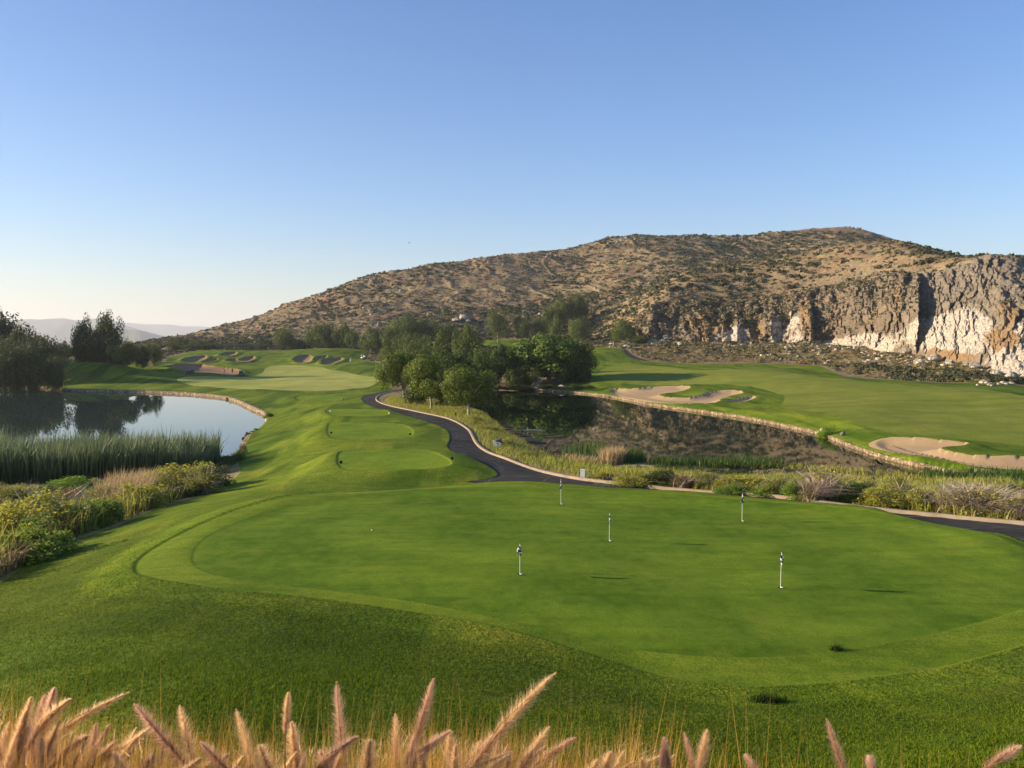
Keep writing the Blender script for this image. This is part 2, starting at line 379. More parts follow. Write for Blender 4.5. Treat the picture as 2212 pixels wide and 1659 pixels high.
Z2 = (516.1, 626.7, .26667); Z3 = (1032.2, 626.7, .26667); Z8 = (331.8, 700.4, .23332)
EWL, EWR = -11.0, -10.5
def tee_zone(L):
    q = [(Z2[0]+x*Z2[2], Z2[1]+y*Z2[2]) for x, y in L]; c = np.array([hit(*p) for p in q]).mean(0)
    z = float(base_z(c[:1], c[1:])[0])+.25
    TEE_Z.append(z); return chaikin([at_e(x, y, z-ZC-.1)[:2] for x, y in q], 1)
TEE_Z = []
def wpoly(L, E, n=2): return chaikin([at_e(x, y, E)[:2] for x, y in L], n)
pond_far = [(-420,842),(-200,838),(0,835),(80,838),(144,844),(220,847),(301,848),(400,852),(450,856),(493,861),(520,871),(549,885),(576,897)]
pond_near = [(580,910),(572,924),(550,937),(531,948),(522,962),(517,981),(500,992),(480,1003),(450,1025),(300,1030),(100,1034),(-200,1040),(-500,1050)]
def gzone(L): return wpoly(L, -5.63)
P_POND = wpoly(pond_far+pond_near, EWL)
lake_far = [(1000,836),(1070,841),(1192,845),(1264,851),(1310,856),(1365,867),(1432,880),(1512,890),(1622,906),(1702,923),(1769,938),(1795,948),(1862,976),(1942,1000),(2033,1018),(2120,1034)]
lake_near = [(2060,1046),(1900,1030),(1750,1018),(1600,1012),(1450,1010),(1380,1004),(1330,1008),(1280,1013),(1220,1004),(1160,990),(1118,968),(1090,945),(1066,918),(1050,895),(1010,880),(960,868),(930,845)]
P_LAKE = wpoly(lake_far+lake_near, EWR)
P_FRINGE = gzone([(285,1225),(292,1195),(330,1165),(400,1130),(500,1095),(640,1064),(800,1047),(1000,1039),(1300,1046),(1600,1066),(1900,1097),(2100,1136),(2230,1180),(2400,1260),(2380,1340),(2212,1387),(2041,1441),(1908,1461),(1708,1484),(1475,1477),(1300,1425),(1150,1380),(1000,1343),(700,1302),(500,1290),(380,1266),(300,1242)])
P_GREEN = gzone([(408,1200),(440,1155),(520,1120),(640,1085),(800,1063),(1000,1050),(1300,1055),(1600,1075),(1900,1110),(2100,1150),(2230,1200),(2330,1270),(2212,1310),(1900,1385),(1650,1415),(1400,1405),(1150,1350),(900,1300),(700,1275),(560,1262),(430,1235)])
P_TEE = [tee_zone(t) for t in (
 [(795,1440),(795,1330),(850,1308),(1150,1303),(1500,1303),(1620,1330),(1740,1400),(1690,1440),(1400,1468),(900,1470)],
 [(715,1190),(715,1090),(745,1078),(1000,1076),(1250,1080),(1350,1100),(1420,1140),(1400,1200),(1100,1215),(800,1212)],
 [(705,975),(800,966),(1150,968),(1230,990),(1210,1022),(960,1028),(760,1022),(715,1000)],
 [(455,868),(500,860),(780,860),(860,885),(840,897),(480,897)])]
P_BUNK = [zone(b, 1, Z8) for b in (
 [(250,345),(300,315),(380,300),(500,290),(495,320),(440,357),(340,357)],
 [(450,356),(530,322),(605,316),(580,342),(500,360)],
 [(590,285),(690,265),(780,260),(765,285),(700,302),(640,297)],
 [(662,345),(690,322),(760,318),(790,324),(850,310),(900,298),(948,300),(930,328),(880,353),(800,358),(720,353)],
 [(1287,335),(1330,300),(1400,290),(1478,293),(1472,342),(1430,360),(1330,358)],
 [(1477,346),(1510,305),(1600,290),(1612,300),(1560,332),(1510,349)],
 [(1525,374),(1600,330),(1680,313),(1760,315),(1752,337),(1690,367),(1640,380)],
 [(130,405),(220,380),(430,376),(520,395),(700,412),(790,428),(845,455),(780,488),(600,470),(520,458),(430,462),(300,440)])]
P_BUNK += [zone([(1310,847),(1325,838),(1370,841),(1410,835),(1487,833),(1494,840),(1470,848),(1418,853),(1440,858),(1507,858),(1533,846),(1600,843),(1609,849),(1580,856),(1548,864),(1562,869),(1512,873),(1430,869),(1350,857)], 1),
 zone([(1556,868),(1600,860),(1630,856),(1636,860),(1600,868)], 1),
 zone([(1871,957),(1889,948),(1942,947),(2022,952),(2075,956),(2096,957),(2086,964),(2049,968),(2025,973),(2075,981),(2129,985),(2240,986),(2420,992),(2420,1022),(2240,1018),(2155,1016),(2089,1008),(2049,998),(1969,984),(1902,971)], 1)]
P_FWL = zone([(180,505),(420,478),(860,492),(1000,462),(1040,400),(1130,372),(1400,378),(1560,390),(1640,430),(1850,447),(1900,480),(2120,486),(2100,540),(1900,592),(1600,614),(1000,610),(600,592),(300,552)], 2, Z8)
P_FWR = zone([(1299,797),(1339,788),(1405,789),(1485,800),(1560,800),(1622,797),(1675,794),(1702,799),(1734,812),(1835,819),(1929,831),(2022,836),(2075,835),(2129,840),(2212,856),(2400,880),(2400,980),(2212,957),(2102,952),(1969,943),(1889,928),(1849,915),(1809,896),(1729,885),(1694,880),(1686,872),(1699,859),(1675,845),(1622,836),(1539,828),(1432,831),(1352,829),(1288,813)])
kerb_line = [(3100,1225),(2600,1173),(2212,1131),(2000,1106),(1850,1090),(1700,1076),(1500,1056),(1350,1046),(1270,1037),(1200,1022),(1120,1002),(1060,980),(1030,960),(1020,940),(1010,925),(985,910),(940,897),(900,889),(850,879),(820,870),(810,861),(822,852),(850,846),(880,842)]
path_left = [(880,839),(850,842),(815,848),(785,855),(779,862),(800,878),(860,893),(930,912),(966,926),(975,945),(962,966),(1000,985),(1060,1010),(1082,1024),(1060,1033),(1000,1040)]
KE = lambda x: float(np.interp(x, [1200,1270,1350,1500,1700,1850,2000,2212,2600,3100], [-7.95,-7.8,-7.6,-7.4,-7.2,-7.1,-7.0,-6.9,-6.7,-6.5]))
kpt = lambda x, y: at_e(x, y, KE(x))[:2] if x >= 1200 else hit(x, y)
K_LINE = chaikin([kpt(*p) for p in kerb_line], 2, False)
pr = [hit(*p) for p in path_left]
# the right stretch of the path: the kerb line shifted towards the green by the path's width
kr = resample(np.array([kpt(*p) for p in kerb_line[:9]]), 4.0)
tn = np.gradient(kr, axis=0); tn /= np.linalg.norm(tn, axis=1)[:,None]
wid = np.interp(kr[:,0], [5, 14, 18, 30], [2.6, 3.4, 4.6, 4.6])[:,None]
inner = kr + np.stack([-tn[:,1], tn[:,0]], 1)*wid      # left of travel (travel runs right to left)
P_PATH = np.vstack([K_LINE, chaikin(np.array(pr), 2, False), inner[::-1]])
P_PATH2 = zone([(1345,755),(1352,754),(1362,764),(1380,773),(1400,778),(1396,780),(1372,776),(1354,768)], 1)
P_PATH3 = zone([(2125,200+0),(2130,380)], 0, Z8) if False else zone([(1955,268),(1998,268),(1990,285),(1960,333),(1935,333),(1945,300)], 1, Z8)
# where the mown grass ends and the dry scrub begins (far side)
turf_px = [(-900,800),(-500,790),(-200,786),(100,783),(200,781),(300,786),(330,790),(345,784),(360,778),(372,770),(400,762),(430,758)]
far_w = [at_d(x, 760, 362)[:2] for x in (430,520,620,690,760)]
turf_px2 = [(795,757),(800,764),(790,776),(808,782),(830,792),(834,812),(838,828),(850,840),(830,850),(812,862),(822,871),(850,880),(900,890),(940,898),(985,911),(1008,925),(1020,942)]
P_TURF = np.vstack([np.array([hit(*p) for p in turf_px]), np.array(far_w), np.array([hit(*p) for p in turf_px2]),
   np.array([kpt(*p) for p in kerb_line[:13]][::-1]), np.array([[60, 0.2], [0, -2], [-60, 0.2], [-70, 10]]),
   np.array([hit(*p) for p in ((-500,1340),(-200,1310),(0,1258),(60,1217),(150,1172),(250,1140),(330,1106),(420,1076),(480,1050),(520,1018),(512,990))]),
   np.array([at_e(x, y, EWL)[:2] for x, y in ((560,915),(500,880),(300,870),(0,860),(-300,860))]), np.array([[-190., 150.], [-300., 200.]])])
P_TURFR = np.vstack([np.array([hit(*p) for p in ((1185,830),(1230,820),(1262,790),(1268,752),(1299,751),(1347,756),(1360,768),(1405,780),(1485,787),(1622,785),(1769,789),(1795,800),(1822,811),(1942,823),(2049,827),(2169,828),(2212,835),(2500,850))]),
   np.array([at_e(x, y, EWR)[:2] for x, y in ((2700,1075),(2300,1060),(2100,1030),(1940,1010),(1780,955),(1620,918),(1430,892),(1300,862),(1200,850))])])
P_PITCHG = zone([(1035,737),(1070,733),(1150,733),(1180,738),(1170,748),(1120,752),(1050,750)], 1)   # small raised green by the hill
cliffB = np.array([at_d(*p) for p in cliff_b]); cliffT = np.array([at_d(*p) for p in cliff_t])
P_CLIFF = np.vstack([cliffB[:, :2], cliffT[::-1, :2]])

def masks(P):
    M = {}
    M['pond'] = sdf(P, P_POND, 12); M['lake'] = sdf(P, P_LAKE, 12)
    M['fringe'] = sdf(P, P_FRINGE, 14); M['green'] = sdf(P, P_GREEN, 8)
    M['tees'] = [sdf(P, t, 6) for t in P_TEE]
    M['bunk'] = [sdf(P, b, 6) for b in P_BUNK]
    M['fwl'] = sdf(P, P_FWL, 6); M['fwr'] = sdf(P, P_FWR, 6)
    M['path'] = np.minimum(sdf(P, P_PATH, 4), np.minimum(sdf(P, P_PATH2, 4), sdf(P, P_PATH3, 4)))
    M['turf'] = np.minimum(np.minimum(sdf(P, P_TURF, 25), sdf(P, P_TURFR, 25)), sdf(P, P_PITCHG, 25))
    M['cliff'] = sdf(P, P_CLIFF, 10)
    return M
def height(P, M=None, full=True):
    """final ground height at points P (N,2)"""
    M = M or masks(P); x, y = P[:,0], P[:,1]; r = np.hypot(x, y)
    z = base_z(x, y)
    # putting green: nearly level
    w = ss(1.2, -2.2, M['fringe']); zg = ZC-5.6+.06*np.sin(x*.35+y*.1)+.05*np.sin(y*.4)
    z = z*(1-w)+zg*w
    soft = ss(0, 6, np.minimum.reduce([M['fringe']+1, M['path']*2, M['pond'], M['lake']]))
    # gentle rolls of the mown ground
    z += soft*ss(9, 60, r)*(.36*fbm(x/17, y/17, 3, 5)+.13*fbm(x/5.5, y/5.5, 2, 9)+.03*fbm(x/1.8, y/1.8, 2, 10))
    z += ss(.06, -.10, M['fringe'])*-.055+ss(.05, -.05, M['green'])*-.012      # fringe sits below the rough
    # tee terraces
    for k, t in enumerate(M['tees']):
        zt = TEE_Z[k]
        w = ss(3.2, .0, t); z = z*(1-w)+zt*w - .055*ss(.12, -.12, t)
    # path: smooth bed
    z -= .05*ss(.1, -.1, M['path'])
    # dry ground relief
    dry = ss(0, 10, M['turf'])*ss(0, 6, M['lake'])*ss(0, 6, M['pond'])*ss(0, 3, M['path'])
    h = ss(255, 420, r)*ss(1, 10, M['cliff'])
    z += dry*(h*(3.2*fbm(x/55, y/70, 3, 21)+.9*fbm(x/17, y/17, 3, 31)+.32*fbm(x/5, y/5, 3, 41)) + (.25+.5*ss(60,250,r))*fbm(x/6, y/6, 3, 51))
    # ribs of rock running down the hill
    rib = np.abs(fbm((x+y*.35)/26, (y-x*.2)/60, 3, 77)); z += dry*h*ss(.12, 0, rib)*.9*ss(430, 480, r)
    # bunkers
    for k, b in enumerate(M['bunk']):
        far = k < 8
        dep = (.6 if k != 7 else .7) if far else (.55 if k != 10 else .5)
        z -= dep*(ss(.25, -3.6, b)*.8+.2*ss(.2, -.4, b)) if far else (.75 if k == 8 else 1)*dep*ss(.25, -2.2, b)
        z += (.35 if far else .15)*ss(2.2, .3, np.abs(b-.3))*(b > -.2)
    # water basins
    for nm, E in (('pond', EWL), ('lake', EWR)):
        s = M[nm]
        z = np.where(s < 3.0, np.maximum(z, ZC+E+.3+.08*s), z) if nm == 'lake' else np.where(s < 3.0, np.maximum(z, ZC+E+.45), z)
        far_ = (y > 95) | ((x > 15) & (y > 67)) if nm == 'lake' else (y > 105)
        z = np.where((s < 9) & (s > -1) & far_, np.minimum(z, ZC+E+.34+.20*np.maximum(s, 0)+.01*np.maximum(s, 0)**2), z)
        w = ss(.1, -.25, s); z = z*(1-w)+(ZC+E-1.2)*w
    return z
def gz(x, y): return float(height(np.array([[x, y]], float))[0])
def hitf(px, py, **k):
    p = hit(px, py, **k); return Vector((p[0], p[1], gz(p[0], p[1])))

# ------------------------------------------------------------------ terrain sheet
th = np.r_[np.linspace(R(-76), R(-37.6), 50, endpoint=False), np.linspace(R(-37.5), R(37.5), 860), np.linspace(R(37.6), R(76), 50)]
rr = np.r_[np.geomspace(.5, 6, 30, endpoint=False), np.geomspace(6, 36, 230, endpoint=False), np.geomspace(36, 215, 250, endpoint=False), np.linspace(215, 400, 200, endpoint=False), np.linspace(400, 680, 170, endpoint=False), np.geomspace(680, 6800, 40)]
nt, nr = len(th), len(rr)
TH, RR = np.meshgrid(th, rr, indexing='ij')
P2 = np.stack([(RR*np.sin(TH)).ravel(), (RR*np.cos(TH)).ravel()], 1)
MM = masks(P2); ZZ = height(P2, MM)
V = np.column_stack([P2, ZZ])
ii = (np.arange(nt-1)[:,None]*nr+np.arange(nr-1)[None]).ravel()
T = np.vstack([np.stack([ii, ii+1, ii+nr+1], 1), np.stack([ii, ii+nr+1, ii+nr], 1)])[:, ::-1]
bunk = np.minimum.reduce(MM['bunk'][8:]); bunkf = np.minimum.reduce(MM['bunk'][:8]); tee = np.minimum.reduce(MM['tees'])
AT = np.column_stack([MM['fringe'], MM['green'], MM['turf'], tee, MM['fwl'], MM['fwr'], bunk, MM['path'], MM['lake'], MM['pond'], bunkf])
def split(V, A, T, s):
    """cut the triangles T along s=0; returns V,A,s and the triangle sets inside (s<0) and outside"""
    sg = s[T] < 0; n = sg.sum(1); ins = T[n == 3]; out = T[n == 0]; mx = T[(n == 1) | (n == 2)]
    if len(mx) == 0: return V, A, s, ins, out
    sm = s[mx] < 0; one = sm.sum(1) == 1
    odd = np.where(one[:,None], sm, ~sm).argmax(1)          # the lone corner
    k = np.arange(len(mx)); a = mx[k, odd]; b = mx[k, (odd+1) % 3]; c = mx[k, (odd+2) % 3]
    E = np.sort(np.vstack([np.stack([a, b], 1), np.stack([a, c], 1)]), 1)
    ue, inv = np.unique(E, axis=0, return_inverse=True); inv = inv.ravel()
    t = s[ue[:,0]]/(s[ue[:,0]]-s[ue[:,1]]); t = np.clip(t, .001, .999)[:,None]
    nv = V[ue[:,0]]*(1-t)+V[ue[:,1]]*t; na = A[ue[:,0]]*(1-t)+A[ue[:,1]]*t
    ab = inv[:len(mx)]+len(V); ac = inv[len(mx):]+len(V)
    lone = np.stack([a, ab, ac], 1); q1 = np.stack([ab, b, c], 1); q2 = np.stack([ab, c, ac], 1)
    rest = lambda m: np.vstack([q1[m], q2[m]])
    ins = np.vstack([ins, lone[one], rest(~one)]); out = np.vstack([out, lone[~one], rest(one)])
    return np.vstack([V, nv]), np.vstack([A, na]), np.r_[s, np.zeros(len(nv))], ins, out
def emit(name, T, mat, kind='structure'):
    u, inv = np.unique(T, return_inverse=True)
    o = mesh_np(name, V[u], inv.reshape(T.shape), mat, None, True, {'sf': AT[u,0], 'sg': AT[u,1], 'st': AT[u,2], 'te': AT[u,3]})
    o['kind'] = kind; return o

# ---- ground materials
def mow_rings(key, wave, amt, off=0):
    def f(n, col):
        s = n.attr(key)
        wob = n.math('ADD', s, n.math('MULTIPLY', n.noise(.25, 2), 1.2))
        w = n.math('SINE', n.math('MULTIPLY', wob, 6.2832/wave))
        return n.mix(n.math('MULTIPLY', n.ramp(n.math('MULTIPLY_ADD', w, .5, .5), [(.3, 0), (.7, 1)]), amt), col, n.mix(1.0, col, (.62, .72, .55), 'MULTIPLY'))
    return f
def rough_rings(n, col):
    # bands of rough mown in different directions round the green: each keeps its own tone
    s = n.math('ADD', n.attr('sf'), n.math('MULTIPLY', n.noise(.3, 2), .5))
    band = n.ramp(n.math('MULTIPLY', s, 1/14.), [(.0, .9), (.10, 1.0), (.12, .72), (.3, .74), (.34, .95), (1, 1.0)])
    near = n.ramp(n.math('MULTIPLY', n.n('ShaderNodeVectorMath', operation='LENGTH').outputs['Value'], 1), [(0, 0), (1, 0)]) if False else None
    col = n.mix(1.0, col, band, 'MULTIPLY')
    # broad mower lanes
    w = n.noise(.13, 1, .3, stretch=(2.2, .4, 1), dist=.8)
    return n.mix(1.0, col, n.ramp(w, [(.38, (.60, .72, .6)), (.44, (1, 1, 1)), (.54, (1, 1, 1)), (.58, (1.35, 1.22, 1.1)), (.66, (1.0, 1.05, .9))]), 'MULTIPLY')
M_ROUGH = turf('rough_grass', (.072,.118,.010), (.160,.208,.016), (.24,.215,.03), .10, .9, 9., .9, .06, rough_rings, .55)
M_GREEN = turf('green_grass', (.074,.135,.009), (.155,.222,.018), (.19,.22,.022), .30, 2.6, 28., .25, .012, mow_rings('sg', 2.6, .34), .38)
M_FRINGE = turf('fringe_grass', (.100,.155,.010), (.180,.230,.018), (.21,.225,.024), .35, 2.4, 18., .6, .02, mow_rings('sf', 1.3, .3), .4)
M_TEE = turf('tee_grass', (.115,.180,.012), (.185,.245,.018), (.21,.235,.03), .3, 1.5, 9., .4, .02, None, .3)
M_FWL = turf('pale_fairway', (.26,.28,.06), (.35,.345,.085), (.21,.25,.045), .035, .25, 2.5, .3, .05, None, .25)
M_FWR = turf('fairway', (.145,.178,.022), (.215,.230,.034), (.245,.238,.04), .03, .3, 3., .3, .05, None, .25)
def sandm(nm, A, B):
    n = NT(nm); a = n.noise(1.2, 5, .6); b = n.noise(9, 3)
    col = n.mix(a, A, B); col = n.mix(.3, col, n.ramp(b, [(.3, .75), (.7, 1.25)]), 'MULTIPLY')
    n.bump(n.noise(5, 4), .5, .06); return n.fin(col, .95, .1)
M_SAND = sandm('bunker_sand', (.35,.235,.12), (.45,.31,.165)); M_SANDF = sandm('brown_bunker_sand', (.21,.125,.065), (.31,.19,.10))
def asphalt():
    n = NT('asphalt'); a = n.noise(.5, 5, .65); b = n.noise(60, 2)
    col = n.mix(n.ramp(a, [(.35, 0), (.65, 1)]), (.030,.027,.025), (.062,.056,.050))
    vo = n.n('ShaderNodeTexVoronoi', feature='DISTANCE_TO_EDGE'); wv = n.n('ShaderNodeVectorMath', operation='ADD')
    n.t.links.new(n.P, wv.inputs[0]); nz = n.n('ShaderNodeTexNoise'); nz.inputs['Scale'].default_value = .8; n.t.links.new(n.P, nz.inputs['Vector']); n.t.links.new(nz.outputs['Color'], wv.inputs[1])
    n.t.links.new(wv.outputs[0], vo.inputs['Vector']); vo.inputs['Scale'].default_value = .32
    col = n.mix(n.ramp(vo.outputs['Distance'], [(0, 1), (.022, 0)]), col, (.11,.10,.085))
    col = n.mix(.35, col, n.ramp(b, [(.3, .5), (.7, 1.5)]), 'MULTIPLY'); n.bump(b, .3, .01)
    return n.fin(col, .95, .06)
M_PATH = asphalt()
def dryground():
    n = NT('dry_ground')
    a = n.noise(.028, 6, .62, stretch=(1, 1, 2)); b = n.noise(.16, 6, .7); c = n.noise(1.1, 5, .7); d = n.noise(.06, 4, .6)
    col = n.mix(n.ramp(b, [(.35, 0), (.62, 1)]), (.145,.105,.060), (.265,.192,.110))
    col = n.mix(n.ramp(a, [(.50, 0), (.68, .8)]), col, (.33,.25,.125))
    col = n.mix(n.ramp(d, [(.56, 0), (.68, .8)]), col, (.27,.13,.075))
    near = n.ramp(n.math('MULTIPLY', n.n('ShaderNodeSeparateXYZ').outputs[0], 0), [(0, 0), (1, 0)]) if False else None
    sx = n.n('ShaderNodeSeparateXYZ'); n.t.links.new(n.P, sx.inputs[0])
    lowf = n.ramp(n.math('MULTIPLY', sx.outputs[1], 1/400.), [(.30, 1), (.42, 0)])
    damp = n.mix(n.ramp(n.noise(.5, 5, .7), [(.4, 0), (.6, 1)]), (.19,.165,.055), (.36,.275,.125))
    col = n.mix(lowf, col, damp)
    nrm = n.n('ShaderNodeSeparateXYZ'); n.t.links.new(n.geo.outputs['True Normal'], nrm.inputs[0])
    st = n.ramp(nrm.outputs[2], [(.50, 1), (.68, 0)])
    rock = n.mix(n.ramp(c, [(.35, 0), (.65, 1)]), (.10,.08,.06), (.26,.20,.14))
    col = n.mix(st, col, rock)
    col = n.mix(.6, col, n.ramp(c, [(.3, .5), (.7, 1.5)]), 'MULTIPLY')
    n.bump(n.math('ADD', n.math('MULTIPLY', c, .6), b), .7, .8)
    return n.fin(col, .95, .05)
M_DRY = dryground()

# cut the sheet into its grounds, in order of precedence
def cut(col):
    global V, AT, T
    s = AT[:, col].copy(); V, AT, s, ins, out = split(V, AT, T, s); T = out; return ins
T_all = T
under = lambda t: t
g_bunk = cut(6); g_bunkf = cut(10); g_path = cut(7); g_green = cut(1); g_fringe = cut(0); g_tee = cut(3); g_fwl = cut(4); g_fwr = cut(5); g_turf = cut(2)
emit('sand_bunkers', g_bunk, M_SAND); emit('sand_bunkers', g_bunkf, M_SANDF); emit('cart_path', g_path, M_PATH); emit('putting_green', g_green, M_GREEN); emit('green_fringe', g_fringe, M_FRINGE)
emit('tee_ground', g_tee, M_TEE); emit('fairway', np.vstack([g_fwl]), M_FWL); emit('fairway', g_fwr, M_FWR); emit('grass_ground', g_turf, M_ROUGH); emit('hillside', T, M_DRY)
print('terrain', round(time.time()-T0, 1))
# ------------------------------------------------------------------ water
def water(name, poly, E, tint):
    n = NT(name); nz = n.noise(1.6, 3, .5, stretch=(1, .25, 1)); n.bump(nz, .009, .03)
    n.b.inputs['IOR'].default_value = 1.33; n.b.inputs['Roughness'].default_value = .015
    dd = n.mix(n.noise(.08, 3), tint, tuple(c*1.6 for c in tint)); m = n.fin(dd, .02, .5)
    c = poly.mean(0)
    big = poly
    me = bpy.data.meshes.new(name); me.from_pydata([(p[0], p[1], ZC+E) for p in big], [], [tuple(range(len(big)))]); me.update()
    if me.polygons[0].normal.z < 0: me.flip_normals()
    me.materials.append(m); o = bpy.data.objects.new(name, me); COL.objects.link(o); o['kind'] = 'structure'; return o
water('pond_water', P_POND, EWL, (.02,.035,.03)); water('lake_water', P_LAKE, EWR, (.008,.014,.006))
# ------------------------------------------------------------------ kerb and stone edging
def ribbon(name, L, half, top, bottom, mat, zfn, jag=0.0, step=.5, seed=1):
    """a low wall along the line L: a closed box section that follows the ground"""
    L = resample(L, step); n = len(L); t = np.gradient(L, axis=0); t /= np.linalg.norm(t, axis=1)[:,None]; s = np.stack([-t[:,1], t[:,0]], 1)
    rng = np.random.default_rng(seed); z = zfn(L)
    j = lambda: rng.normal(0, 1, n)*jag
    prof = [(-half, bottom), (-half, top*.8), (-half*.6, top), (0, top*1.02), (half*.6, top), (half, top*.8), (half, bottom)]
    Vv = []
    for a, h in prof:
        q = L+s*(a+j()[:,None]*.6); Vv.append(np.column_stack([q, z+h+j()*.5]))
    Vv = np.stack(Vv, 1).reshape(-1, 3); k = len(prof)
    F = np.array([(i*k+c, i*k+c+1, (i+1)*k+c+1, (i+1)*k+c) for i in range(n-1) for c in range(k-1)])
    return mesh_np(name, Vv, F, mat, None, False)
def kerbm():
    n = NT('kerb_concrete'); a = n.noise(1.2, 5, .65); b = n.noise(.18, 3)
    col = n.mix(n.ramp(a, [(.3, 0), (.7, 1)]), (.20,.155,.105), (.32,.25,.17)); col = n.mix(n.ramp(b, [(.5, 0), (.7, .5)]), col, (.34,.24,.15))
    n.bump(a, .4, .03); return n.fin(col, .9, .15)
def stonem(name, A, B, sc):
    n = NT(name); v = n.n('ShaderNodeTexVoronoi'); n.t.links.new(n.P, v.inputs['Vector']); v.inputs['Scale'].default_value = sc
    e = n.n('ShaderNodeTexVoronoi', feature='DISTANCE_TO_EDGE'); n.t.links.new(n.P, e.inputs['Vector']); e.inputs['Scale'].default_value = sc
    r = n.n('ShaderNodeSeparateColor'); n.t.links.new(v.outputs['Color'], r.inputs[0])
    col = n.mix(r.outputs[0], A, B); col = n.mix(n.ramp(e.outputs['Distance'], [(0, 1), (.12, 0)]), col, tuple(c*.35 for c in A))
    col = n.mix(.5, col, n.ramp(n.noise(5, 4), [(.3, .6), (.7, 1.4)]), 'MULTIPLY')
    n.bump(e.outputs['Distance'], .8, .12); return n.fin(col, .92, .1)
KL = K_LINE.copy()
k = ribbon('path_kerb', KL, .13, .13, -.3, kerbm(), lambda L: height(L), .012, .6); k['kind'] = 'structure'
M_STONE = stonem('edging_stone', (.16,.115,.065), (.33,.25,.15), 2.2)
M_STONED = stonem('pond_stone', (.20,.145,.09), (.36,.28,.18), 1.6)
wl_ = np.array([at_e(x, y, EWR)[:2] for x, y in [(990,838)]+lake_far[1:]+[(2200,1056)]])
o = ribbon('stone_edging', chaikin(wl_, 2, False), .15, .36, -.5, M_STONE, lambda L: np.full(len(L), ZC+EWR), .05, .45, 3)
tag(o, 'low pale stone edging wall curving along the far shore of the lake', 'stone edging')
wl_ = np.array([at_e(x, y, EWL)[:2] for x, y in pond_far[1:]+[(582,903),(580,915)]])
o = ribbon('stone_edging', chaikin(wl_, 2, False), .38, .5, -.5, M_STONED, lambda L: np.full(len(L), ZC+EWL), .09, .55, 4)
tag(o, 'rough brown stone edging round the far bank of the pond', 'stone edging')

# ------------------------------------------------------------------ cliff
def rockm(name):
    n = NT(name); w = n.attr('white'); o = n.attr('ochre')
    a = n.noise(.35, 6, .65); b = n.noise(1.6, 5, .7); c = n.noise(.09, 4, .6); st = n.noise(.22, 5, .65, stretch=(1.4, 1.4, .25))
    col = n.mix(n.ramp(a, [(.33, 0), (.66, 1)]), (.10,.075,.055), (.27,.205,.14))
    col = n.mix(n.ramp(st, [(.42, 0), (.62, .8)]), col, (.17,.135,.095))
    col = n.mix(n.ramp(c, [(.54, 0), (.70, .6)]), col, (.28,.18,.09))
    pm = n.ramp(n.math('ADD', n.attr('pale'), n.math('MULTIPLY', n.math('SUBTRACT', c, .5), 1.2)), [(.35, 0), (.75, 1)])
    col = n.mix(pm, col, n.mix(n.ramp(a, [(.3, 0), (.7, 1)]), (.135,.107,.075), (.29,.238,.168)))
    wh = n.mix(n.ramp(b, [(.36, 0), (.56, 1)]), (.22,.18,.135), (.52,.45,.36))
    wm = n.ramp(n.math('ADD', w, n.math('MULTIPLY', n.math('SUBTRACT', a, .5), 1.0)), [(.42, 0), (.60, 1)])
    col = n.mix(wm, col, wh)
    om = n.ramp(n.math('ADD', o, n.math('MULTIPLY', n.math('SUBTRACT', a, .5), 1.0)), [(.40, 0), (.6, 1)])
    col = n.mix(om, col, n.mix(b, (.20,.125,.065), (.33,.22,.115)))
    col = n.mix(.55, col, n.ramp(b, [(.32, .55), (.68, 1.35)]), 'MULTIPLY')
    n.bump(n.math('ADD', n.math('MULTIPLY', a, 1.2), n.math('MULTIPLY', b, .6)), .9, .9)
    return n.fin(col, .95, .08)
M_ROCK = rockm('cliff_rock')
